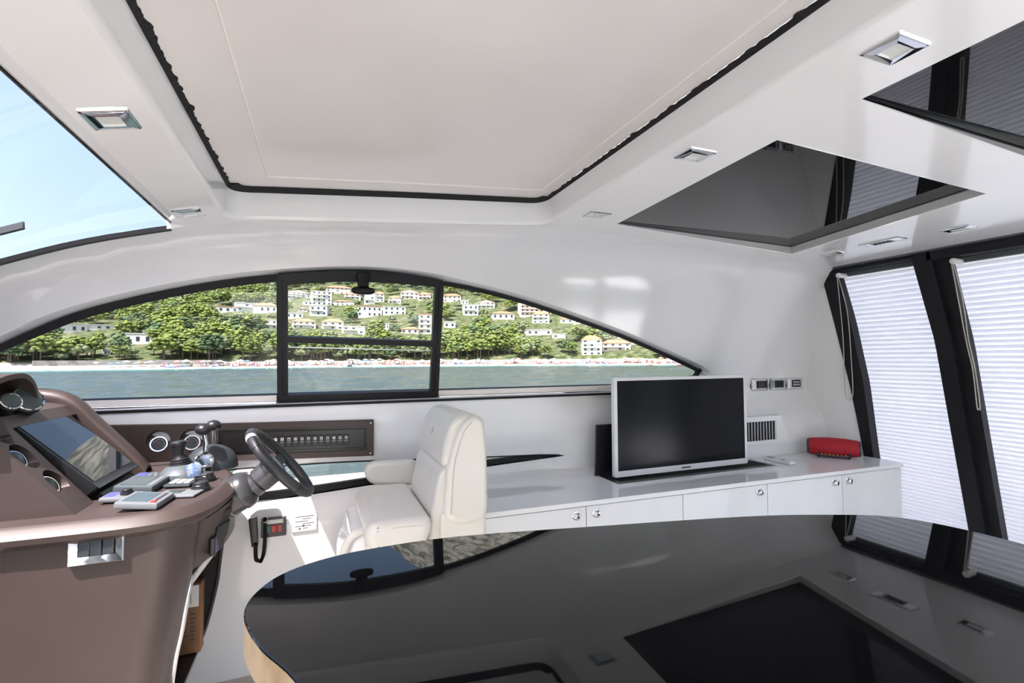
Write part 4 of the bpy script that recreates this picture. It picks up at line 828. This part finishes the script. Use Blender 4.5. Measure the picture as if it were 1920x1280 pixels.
mw = bpy.data.meshes.new('sea_waves'); V3 = np.stack([XW, YW_, SEA+.02+HW], -1).reshape(-1, 3).astype(np.float32); mw.vertices.add(len(V3)); mw.vertices.foreach_set('co', V3.ravel()); mw.loops.add(t3.size); mw.polygons.add(len(t3))
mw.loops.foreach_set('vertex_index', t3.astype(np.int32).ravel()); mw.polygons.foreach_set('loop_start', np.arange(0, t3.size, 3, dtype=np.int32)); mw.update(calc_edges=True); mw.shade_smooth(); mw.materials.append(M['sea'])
ow = bpy.data.objects.new('sea_waves', mw); COL.objects.link(ow); ow['kind'] = 'structure'

RIDGE = ([-60, -40, -25, -14, 0, 6, 8, 13, 20, 30, 60, 80], [.10, .11, .14, .20, .29, .34, .37, .44, .47, .5, .45, .4])
def fbm(x, y):
    return (math.sin(x*.013+1.3)*math.cos(y*.011+.4)+.5*math.sin(x*.031+y*.023)+.25*math.sin(x*.071-y*.053+2)+.12*math.sin(x*.17+y*.13))/1.9
def terr(x, y):
    D = math.hypot(x, y); az = math.degrees(math.atan2(x, y)); k = float(np.interp(az, [-40, -26, -12, -2, 70], [.10, .12, .22, .31, .31]))
    if D < 252: return SEA-1+(D-240)*.12
    h = SEA+.44+min(D-252, 12)*.10
    if D > 264: h += 1.6*min(1, (D-264)/3)+k*(min(D, 540)-264)*(1+.10*fbm(x*2, y*2))
    if D > 540: h += .10*(min(D, 900)-540)*min(1, k/.3)
    if D > 700:
        R_ = float(np.interp(az, *RIDGE))*2400; t = min(1, (D-700)/1700); h += max(0, R_-h)*t**1.25*(1+.10*fbm(x*.6, y*.6)*(1-t*.5))+10*fbm(x*1.7, y*1.7)*t
    return h
m, n, b = nodes_mat('hillside'); tc = n.nodes.new('ShaderNodeNewGeometry'); b.inputs['Roughness'].default_value = .95; b.inputs['Specular IOR Level'].default_value = .1
def noise(n, src, sc, det=8, ro=.65):
    q = n.nodes.new('ShaderNodeTexNoise'); q.inputs['Scale'].default_value = sc; q.inputs['Detail'].default_value = det; q.inputs['Roughness'].default_value = ro; n.links.new(src, q.inputs['Vector']); return q.outputs['Fac']
def ramp(n, fac, stops):
    r = n.nodes.new('ShaderNodeValToRGB'); e = r.color_ramp.elements
    while len(e) < len(stops): e.new(.5)
    for i, (p, c) in enumerate(stops): e[i].position = p; e[i].color = (*c, 1)
    n.links.new(fac, r.inputs[0]); return r.outputs[0]
def mixc(n, f, a, c):
    q = n.nodes.new('ShaderNodeMix'); q.data_type = 'RGBA'; n.links.new(f, q.inputs[0]); n.links.new(a, q.inputs[6]); n.links.new(c, q.inputs[7]); return q.outputs[2]
P_ = tc.outputs['Position']
green = ramp(n, noise(n, P_, .28), [(.36, (.045, .065, .028)), (.5, (.10, .12, .05)), (.62, (.19, .17, .105)), (.72, (.34, .29, .23))])
rock = ramp(n, noise(n, P_, .022, 10, .75), [(.40, (.07, .09, .055)), (.48, (.16, .16, .12)), (.54, (.40, .36, .32)), (.70, (.50, .46, .42))])
sp_ = n.nodes.new('ShaderNodeSeparateXYZ'); n.links.new(P_, sp_.inputs[0]); hz = n.nodes.new('ShaderNodeMapRange'); hz.inputs[1].default_value = 130; hz.inputs[2].default_value = 260; n.links.new(sp_.outputs[2], hz.inputs[0])
lo = n.nodes.new('ShaderNodeMapRange'); lo.inputs[1].default_value = .8; lo.inputs[2].default_value = 1.6; n.links.new(sp_.outputs[2], lo.inputs[0])
beach = ramp(n, noise(n, P_, .8), [(.4, (.42, .36, .31)), (.6, (.60, .54, .48))])
n.links.new(mixc(n, lo.outputs[0], beach, mixc(n, hz.outputs[0], green, rock)), b.inputs['Base Color']); M['hill'] = m
az_ = np.radians(np.arange(-58, 72, .55)); Dd = np.concatenate([np.arange(244, 270, 3), np.arange(270, 560, 9), np.arange(560, 900, 22), np.geomspace(900, 2700, 34)])
V_ = [(D*math.sin(a), D*math.cos(a), terr(D*math.sin(a), D*math.cos(a))) for D in Dd for a in az_]; na = len(az_)
F_ = [(i*na+j, i*na+j+1, (i+1)*na+j+1, (i+1)*na+j) for i in range(len(Dd)-1) for j in range(na-1)]
mb = MB(); mb.add(V_, F_); o = mb.build('hillside', 'hill', ang=60); o['kind'] = 'structure'
def hit(px, py, d0=252, d1=1200):
    d = ray(px, py); h = math.hypot(d[0], d[1])
    for D in np.arange(d0, d1, 1.5):
        p = CAM+d*(D/h)
        if p[2] <= terr(p[0], p[1]): return p
    return CAM+d*(600/h)

# houses (photo column, base row, width, height, roof, floors, tone)
HS = [(637, 551, 48, 17, 'h', 3, 'pinkish'), (560, 560, 42, 17, 'g', 3, 'white'), (603, 572, 35, 27, 'f', 4, 'white'), (661, 561, 29, 14, 'h', 2, 'white'), (642, 573, 42, 12, 'h', 2, 'white'), (578, 572, 15, 8, 'f', 1, 'white'),
      (597, 592, 31, 20, 'f', 2, 'grey'), (568, 584, 16, 9, 'g', 1, 'pinkish'), (552, 597, 30, 12, 'f', 1, 'white'), (570, 616, 41, 20, 'h', 2, 'white'), (624, 618, 38, 22, 'h', 2, 'white'), (663, 626, 41, 15, 'f', 2, 'white'),
      (693, 594, 45, 21, 'o', 2, 'white'), (693, 570, 19, 24, 'f', 3, 'white'), (712, 566, 16, 21, 'h', 3, 'white'), (740, 590, 41, 16, 'f', 2, 'white'), (740, 569, 23, 16, 'h', 2, 'white'), (768, 561, 33, 18, 'g', 2, 'white'), (796, 562, 23, 15, 'h', 2, 'pinkish'),
      (797, 626, 24, 38, 'o', 4, 'white'), (768, 626, 33, 14, 'h', 1, 'pinkish'), (724, 618, 10, 12, 'f', 1, 'white'), (848, 566, 33, 17, 'h', 2, 'pinkish'), (872, 571, 13, 9, 'f', 1, 'white'), (883, 592, 28, 22, 'f', 2, 'white'), (911, 578, 33, 16, 'g', 2, 'white'),
      (944, 599, 42, 17, 'h', 1, 'white'), (843, 615, 22, 13, 'f', 1, 'white'), (1002, 592, 54, 28, 'f', 4, 'pinkish'), (1014, 606, 32, 24, 'h', 3, 'white'), (1046, 592, 29, 15, 'h', 2, 'pinkish'), (1011, 628, 48, 11, 'f', 1, 'white'), (1048, 634, 25, 9, 'f', 1, 'white'),
      (1063, 606, 25, 12, 'h', 1, 'white'), (1091, 607, 28, 13, 'h', 1, 'white'), (1110, 666, 37, 38, 'h', 4, 'white'), (1156, 658, 54, 22, 'h', 2, 'pinkish'), (1169, 635, 22, 8, 'h', 1, 'pinkish'), (1196, 646, 25, 10, 'h', 1, 'pinkish'),
      (427, 586, 34, 12, 'o', 1, 'white'), (463, 584, 35, 17, 'f', 2, 'grey'), (497, 587, 41, 21, 'h', 1, 'white'), (508, 617, 22, 18, 'f', 2, 'white'), (258, 646, 44, 22, 'f', 1, 'white'), (131, 624, 50, 18, 'f', 1, 'white'), (194, 618, 50, 10, 'f', 1, 'white'), (201, 666, 9, 12, 'f', 1, 'white')]
M['pinkish'] = mat('pinkish_render', (.82, .68, .60), .8, var=.06, vscale=.3); M['white'] = mat('white_render', (.86, .83, .79), .8, var=.05, vscale=.3); M['greyw'] = mat('grey_render', (.68, .70, .73), .7, var=.08, vscale=.3)
M['tile'] = mat('terracotta_roof', (.58, .24, .13), .8, col2=(.45, .20, .12), vscale=.8); M['pane'] = mat('far_window_glass', (.05, .065, .08), .15, var=.3, vscale=.5); M['flatroof'] = mat('pale_flat_roof', (.66, .62, .58), .8, var=.1, vscale=.3)
RECT = []; wcache = {}
def win_mesh(w_, h_):
    k = (round(w_, 1), round(h_, 1))
    if k not in wcache:
        mb = MB(); mb.box((-w_/2, -.08, -h_/2), (w_/2, .1, h_/2)); me = bpy.data.meshes.new('window'); mb.bm.to_mesh(me); mb.bm.free(); me.materials.append(M['pane']); wcache[k] = me
    return wcache[k]
rooft = {'h': 'hipped terracotta roof', 'g': 'gabled terracotta roof', 'f': 'flat roof', 'o': 'orange-edged flat roof'}
def where(x, y):
    if x < 300: return 'on the far left shore'
    if x < 520: return 'left of the sliding window'
    if x < 820: return 'through the sliding window'
    return 'right of the sliding window'
ranks = {}
for i, (px, py, pw, ph, rt, fl_, tone) in enumerate(HS):
    p = hit(px, py); D = math.hypot(p[0], p[1]); mpp = float((p-CAM)@_f)/FPX; W_, Hh = pw*mpp, ph*mpp; dp = max(6, min(12, W_*.7)); RECT.append((px-pw/2-1, px+pw/2+1, py-ph-1, py, D))
    az = math.atan2(p[0], p[1])+random.uniform(-.25, .25)
    sz = 'tall' if fl_ >= 4 else 'small' if pw < 20 else 'wide' if pw > 40 else 'mid-sized'
    key = (sz, tone, rt, where(px, py)); ranks.setdefault(key, []).append(i)
    ob = thing('house', '', 'house', (p[0], p[1], p[2]-3), 'houses on the far hillside'); ob.rotation_euler.z = -az
    def hp(mbb, name, m_, par=ob):
        o = mbb.build(name, m_); return o
    def loc(mbb, name, m_):                              # built around the origin, turned with the house
        o = mbb.build(name, m_); l = o.location.copy(); o.parent = ob; o.location = l; return o
    rh = min(2.6, Hh*.32) if rt in 'hg' else .5
    wh = Hh-rh+3; wm_ = {'grey': 'greyw'}.get(tone, tone)
    mb = MB(); mb.box((-W_/2, 0, 0), (W_/2, dp, wh)); loc(mb, 'walls', wm_)
    e = .5; mb = MB()
    if rt == 'h': mb.add([(-W_/2-e, -e, wh), (W_/2+e, -e, wh), (W_/2+e, dp+e, wh), (-W_/2-e, dp+e, wh), (-W_/2+min(W_*.3, dp/2), dp/2, wh+rh), (W_/2-min(W_*.3, dp/2), dp/2, wh+rh)], [(0, 1, 5, 4), (1, 2, 5), (2, 3, 4, 5), (3, 0, 4), (3, 2, 1, 0)])
    elif rt == 'g': mb.add([(-W_/2-e, -e, wh), (W_/2+e, -e, wh), (W_/2+e, dp+e, wh), (-W_/2-e, dp+e, wh), (0, -e, wh+rh), (0, dp+e, wh+rh)], [(0, 1, 4), (1, 2, 5, 4), (2, 3, 5), (3, 0, 4, 5), (3, 2, 1, 0)])
    else: mb.box((-W_/2-.25, -.25, wh), (W_/2+.25, dp+.25, wh+rh))
    loc(mb, 'roof', 'tile' if rt in 'hgo' else 'flatroof')
    if rt == 'g': mb = MB(); mb.add([(-W_/2, -.02-e, wh), (W_/2, -.02-e, wh), (0, -.02-e, wh+rh*.85)], [(0, 1, 2)]); mb.prism([(-.5, wh), (.5, wh), (.5, wh+rh*.3), (-.5, wh+rh*.3)], 'y', -e-.1, -e); loc(mb, 'gable', wm_)
    nc = max(2, min(7, int(W_/3.4))); fh = (wh-3)/fl_; me = win_mesh(W_/nc*.36, fh*.40)
    for f in range(fl_):
        for c in range(nc):
            if random.random() < .12: continue
            o = bpy.data.objects.new('window', me); COL.objects.link(o); o.parent = ob; o.location = (-W_/2+W_/nc*(c+.5), -.05, 3+fh*(f+.55))
        if f and fl_ > 1 and random.random() < .75:
            mb = MB(); mb.box((-W_*.46, -1.1, 3+fh*f-.12), (W_*random.uniform(.1, .46), .0, 3+fh*f+.12)); mb.box((-W_*.46, -1.15, 3+fh*f+.1), (W_*.1, -1.05, 3+fh*f+.75)); loc(mb, 'balcony', wm_)
    HS[i] = (*HS[i], ob)
tn = {'pinkish': 'pink rendered', 'white': 'white', 'grey': 'pale grey'}
ordn = ['first', 'second', 'third', 'fourth', 'fifth', 'sixth', 'seventh', 'eighth', 'ninth', 'tenth', 'eleventh', 'twelfth']
for (sz, tone, rt, wh_), ids in ranks.items():
    ids = sorted(ids, key=lambda i: (HS[i][0], HS[i][1]))
    for k, i in enumerate(ids):
        HS[i][7]['label'] = f'{sz} {tn[tone]} house, {rooft[rt]}, {wh_}'+(f', {ordn[k]} such' if len(ids) > 1 else '')

# trees: clumped crowns of a few kinds
def mkleaf(name, c1, c2, c3):
    m, n, b = nodes_mat(name); t = n.nodes.new('ShaderNodeTexCoord'); oi = n.nodes.new('ShaderNodeObjectInfo'); b.inputs['Roughness'].default_value = .8; b.inputs['Specular IOR Level'].default_value = .15
    col = ramp(n, noise(n, t.outputs['Object'], .9, 5), [(.36, c1), (.5, c2), (.66, c3)]); hs = n.nodes.new('ShaderNodeHueSaturation'); mr = n.nodes.new('ShaderNodeMapRange'); mr.inputs[3].default_value = .75; mr.inputs[4].default_value = 1.25
    n.links.new(oi.outputs['Random'], mr.inputs[0]); n.links.new(mr.outputs[0], hs.inputs['Value']); n.links.new(col, hs.inputs['Color']); n.links.new(hs.outputs[0], b.inputs['Base Color']); return m
M['leaf0'] = mkleaf('pine_foliage', (.11, .15, .04), (.20, .24, .065), (.30, .33, .10)); M['leaf1'] = mkleaf('olive_foliage', (.11, .14, .07), (.18, .21, .11), (.26, .29, .15)); M['leaf2'] = mkleaf('dark_foliage', (.06, .095, .05), (.10, .145, .07), (.16, .205, .10))
M['bark'] = mat('grey_bark', (.20, .15, .11), .9, var=.3, vscale=2)
bm_ = bmesh.new(); bmesh.ops.create_icosphere(bm_, subdivisions=1, radius=1); ICV = np.array([v.co[:] for v in bm_.verts]); ICF = np.array([[v.index for v in f.verts] for f in bm_.faces]); bm_.free()
def crown_arrays(seed, nb, spread, hgt, r0, flat):
    g = np.random.default_rng(seed); Vs, Fs = [], []
    for k in range(nb):
        a = g.uniform(0, 2*math.pi); rr = spread*math.sqrt(g.random()); t = g.random(); c = np.array([rr*math.cos(a), rr*math.sin(a), hgt*(.42+.55*t*(1-.5*(rr/spread)**2))]); r = r0*g.uniform(.55, 1.2)
        v = ICV*(1+g.uniform(-.28, .28, (len(ICV), 1)))*np.array([r, r, r*flat])+c; Fs.append(ICF+len(ICV)*k); Vs.append(v)
    return np.concatenate(Vs), np.concatenate(Fs)
def mesh_np(name, V, F, m_):
    me = bpy.data.meshes.new(name); me.vertices.add(len(V)); me.vertices.foreach_set('co', V.astype(np.float32).ravel()); me.loops.add(F.size); me.polygons.add(len(F))
    me.loops.foreach_set('vertex_index', F.astype(np.int32).ravel()); me.polygons.foreach_set('loop_start', np.arange(0, F.size, 3, dtype=np.int32)); me.update(calc_edges=True); me.validate(); me.materials.append(m_); return me
KIND = [('pine_tree', 0, 64, 4.6, 10.0, 1.05, .5), ('pine_tree', 0, 54, 3.8, 11.0, 1.0, .55), ('broadleaf_tree', 1, 54, 3.4, 7.5, 1.05, .75), ('broadleaf_tree', 2, 50, 3.0, 8.5, 1.0, .8), ('pine_tree', 2, 58, 4.2, 10.0, 1.0, .55), ('broadleaf_tree', 1, 40, 2.6, 6.0, .9, .75)]
CA = [crown_arrays(50+i, k[2], k[3], k[4], k[5], k[6]) for i, k in enumerate(KIND)]
CM = [mesh_np('crown', V, F, M[f'leaf{k[1]}']) for (V, F), k in zip(CA, KIND)]
mb = MB(); mb.tube([(0, 0, -1.5), (.15, 0, 2), (0, .1, 5)], [.35, .25, .15], 6); TM = bpy.data.meshes.new('trunk'); mb.bm.to_mesh(TM); mb.bm.free(); TM.materials.append(M['bark'])
cand = []
g = np.random.default_rng(11); tries = 0
while len(cand) < 2100 and tries < 30000:
    tries += 1; az = math.radians(g.uniform(-30, 47)); D = 266+(620-266)*g.random()**1.35; x, y = D*math.sin(az), D*math.cos(az); z = terr(x, y); k = int(g.choice(6, p=[.3, .2, .16, .1, .14, .1])); s = g.uniform(.7, 1.35); h = KIND[k][4]*s; wd = KIND[k][3]*s
    pb, pt_ = proj((x, y, z)), proj((x, y, z+h)); pr = wd*FPX/D; bad = False
    town = 520 < pb[0] < 1110 and pb[1] < 612
    if town and g.random() < .25: continue
    for (a, b_, t, c, HD) in RECT:
        if pb[0]+pr*.8 > a and pb[0]-pr*.8 < b_ and pt_[1] < c-2 and pb[1] > t and D < HD+14: bad = True; break
    if bad: continue
    cand.append((D, x, y, z, k, s, g.uniform(0, 6.28)))
cand.sort()
tl = {('pine_tree', 0): 'bright green pine standing in the shore wood across the water', ('pine_tree', 2): 'dark green pine standing in the shore wood across the water', ('broadleaf_tree', 1): 'olive green leafy tree standing in the shore wood across the water', ('broadleaf_tree', 2): 'dark green leafy tree standing in the shore wood across the water'}
for D, x, y, z, k, s, r in cand[:300]:
    nm = KIND[k][0]; e = bpy.data.objects.new(nm, None); COL.objects.link(e); e.location = (x, y, z); e.rotation_euler.z = r; e.scale = (s, s, s); px_ = proj((x, y, z))[0]; tag(e, tl[(nm, KIND[k][1])].replace('standing in the shore wood across the water', ('in the front row' if D < 285 else 'in the second rank')+' across the water, '+('far left' if px_ < 220 else 'left of the sliding window' if px_ < 520 else 'through the sliding window' if px_ < 820 else 'right of the sliding window' if px_ < 1000 else 'at the right end')), 'tree', 'trees of the shore wood')
    for nm2, me in (('crown', CM[k]), ('trunk', TM)):
        o = bpy.data.objects.new(nm2, me); COL.objects.link(o); o.parent = e
Vs, Fs, Ms, off = [], [], [], 0
for D, x, y, z, k, s, r in cand[300:]:
    V, F = CA[k]; c_, s_ = math.cos(r)*s, math.sin(r)*s
    Vs.append(np.stack([V[:, 0]*c_-V[:, 1]*s_+x, V[:, 0]*s_+V[:, 1]*c_+y, V[:, 2]*s+z], 1)); Fs.append(F+off); off += len(V); Ms.append(np.full(len(F), KIND[k][1], np.int32))
me = mesh_np('distant_woodland', np.concatenate(Vs), np.concatenate(Fs), M['leaf0']); me.materials.append(M['leaf1']); me.materials.append(M['leaf2']); me.polygons.foreach_set('material_index', np.concatenate(Ms))
o = bpy.data.objects.new('distant_woodland', me); COL.objects.link(o); tag(o, 'mixed green woodland covering the hillside behind and between the houses', 'woodland', None, 'stuff')

# beach: low wall, parasols, bathers, small craft
def bch(px, D): a = math.atan2(*ray(px, 680)[:2]); x, y = D*math.sin(a), D*math.cos(a); return x, y, terr(x, y)
M['stone'] = mat('grey_stone', (.36, .34, .33), .9, var=.3, vscale=.7)
for nm, xa, xb, hgt, m_ in (('promenade_wall', 60, 410, 2.6, 'stone'), ('promenade_wall', 420, 1280, 1.7, 'flatroof')):
    mb = MB(); R = []
    for px in np.linspace(xa, xb, 40): a, b2 = bch(px, 263), bch(px, 264.2); z = SEA+1.2; R.append([(a[0], a[1], z), (a[0], a[1], z+hgt), (b2[0], b2[1], z+hgt), (b2[0], b2[1], z)])
    mb.rings(R); tag(mb.build(nm, m_), ('grey stone' if m_ == 'stone' else 'pale')+' retaining wall running behind the beach, '+('left end' if m_ == 'stone' else 'middle and right'), 'wall')
UC = [('white', (.8, .78, .74)), ('pale pink', (.78, .50, .45)), ('teal', (.20, .50, .48)), ('blue', (.15, .25, .55)), ('orange', (.75, .36, .15)), ('red', (.60, .10, .13))]
for i, (nm, c) in enumerate(UC): M['um'+nm] = mat(nm+'_parasol_cloth', c, .8, var=.08, vscale=.8)
pm = {}
for nm, c in UC:
    mb = MB(); mb.cyl((0, 0, 0), (0, 0, 2.2), .05, n=6); mb.lathe((0, 0, 2.0), (0, 0, 1), [(0, 1.45), (.1, 1.4), (.45, .5), (.6, .02)], 10); me = bpy.data.meshes.new('parasol'); mb.bm.to_mesh(me); mb.bm.free(); me.materials.append(M['um'+nm]); pm[nm] = me
g = np.random.default_rng(3)
for i in range(120):
    px = g.uniform(330, 1290) if i < 112 else g.uniform(180, 330); nm = UC[int(g.choice(6, p=[.5, .16, .1, .07, .1, .07]))][0]; x, y, z = bch(px, g.uniform(255.5, 260.8)); s = g.uniform(.75, 1.15)
    o = bpy.data.objects.new('parasol', pm[nm]); COL.objects.link(o); o.location = (x, y, z-.05); o.scale = (s, s, s); tag(o, nm+' parasol on the far beach, '+('left of the sliding window' if px < 520 else 'seen through the sliding window' if px < 820 else 'right of the sliding window'), 'parasol', nm+' parasols on the far beach')
cols = [('skin', (.55, .33, .23)), ('whitec', (.75, .74, .72)), ('redc', (.6, .12, .12)), ('bluec', (.12, .22, .45))]
mb = MB(); cm = []
for q, (nm, c) in enumerate(cols):
    M[nm] = mat('bather_'+nm, c, .8, var=.2, vscale=1); cm.append(M[nm])
    for k in range(170 if nm == 'skin' else 90):
        px = g.uniform(300, 1300); x, y, z = bch(px, g.uniform(253, 262)); n0 = len(mb.bm.faces)
        if g.random() < .5: mb.lathe((x, y, z), (0, 0, 1), [(0, .16), (.8, .2), (1.35, .24), (1.45, .08), (1.55, .12), (1.7, .02)], 6)
        else: mb.box((x-.9, y-.3, z), (x+.9, y+.3, z+.4))
        mb.bm.faces.ensure_lookup_table()
        for f in mb.bm.faces[n0:]: f.material_index = q
o = mb.build('beach_crowd', 'skin', ang=0)
for m_ in cm[1:]: o.data.materials.append(m_)
tag(o, 'dense crowd of bathers, towels and loungers along the far beach', 'crowd', None, 'stuff')
def craft(px, py, L, m1, m2, label, name, cab):
    d = ray(px, py); p = CAM+d*((SEA-CAM[2])/d[2]); B = thing(name, label, 'boat', (p[0], p[1], SEA-.1)); x, y = p[0], p[1]
    mb = MB(); mb.rings([[(x-L/2+L*t, y-w_, SEA+.55+.2*t), (x-L/2+L*t, y+w_, SEA+.55+.2*t), (x-L/2+L*t, y+w_*.6, SEA-.1), (x-L/2+L*t, y-w_*.6, SEA-.1)] for t, w_ in ((0, .75), (.4, .85), (.75, .6), (1, .05))]); mb.build('hull', m1, B)
    if cab: mb = MB(); mb.box((x-L*.15, y-.5, SEA+.5), (x+L*.18, y+.5, SEA+1.3), .1); mb.build('cabin' if name == 'motor_boat' else 'seat', m2, B)
craft(655, 690, 5.5, 'white', 'pane', 'small white motor boat close off the far beach', 'motor_boat', True)
craft(1277, 686.5, 4.5, 'redc', 'whitec', 'pink pedal boat at the right end of the bay', 'pedal_boat', True)
craft(1217, 687, 3.6, 'umorange', 'umorange', 'orange kayak off the right end of the beach', 'kayak', False)
craft(612, 691, 2.6, 'white', 'white', 'tiny white dinghy left of the motor boat', 'dinghy', False)
mb = MB(); mb.lathe((0, 0, -.15), (0, 0, 1), [(0, .05), (.12, .25), (.3, .25), (.42, .05)], 8); me = bpy.data.meshes.new('buoy'); mb.bm.to_mesh(me); mb.bm.free(); me.materials.append(M['white'])
for k in range(60):
    d = ray(330+k*15.5, 690); a = math.atan2(d[0], d[1]); D = 208+3*math.sin(k*.4); o = bpy.data.objects.new('buoy', me); COL.objects.link(o); o.location = (D*math.sin(a), D*math.cos(a), SEA); tag(o, 'small white buoy floating in the line off the beach', 'buoy', 'buoys off the far beach')
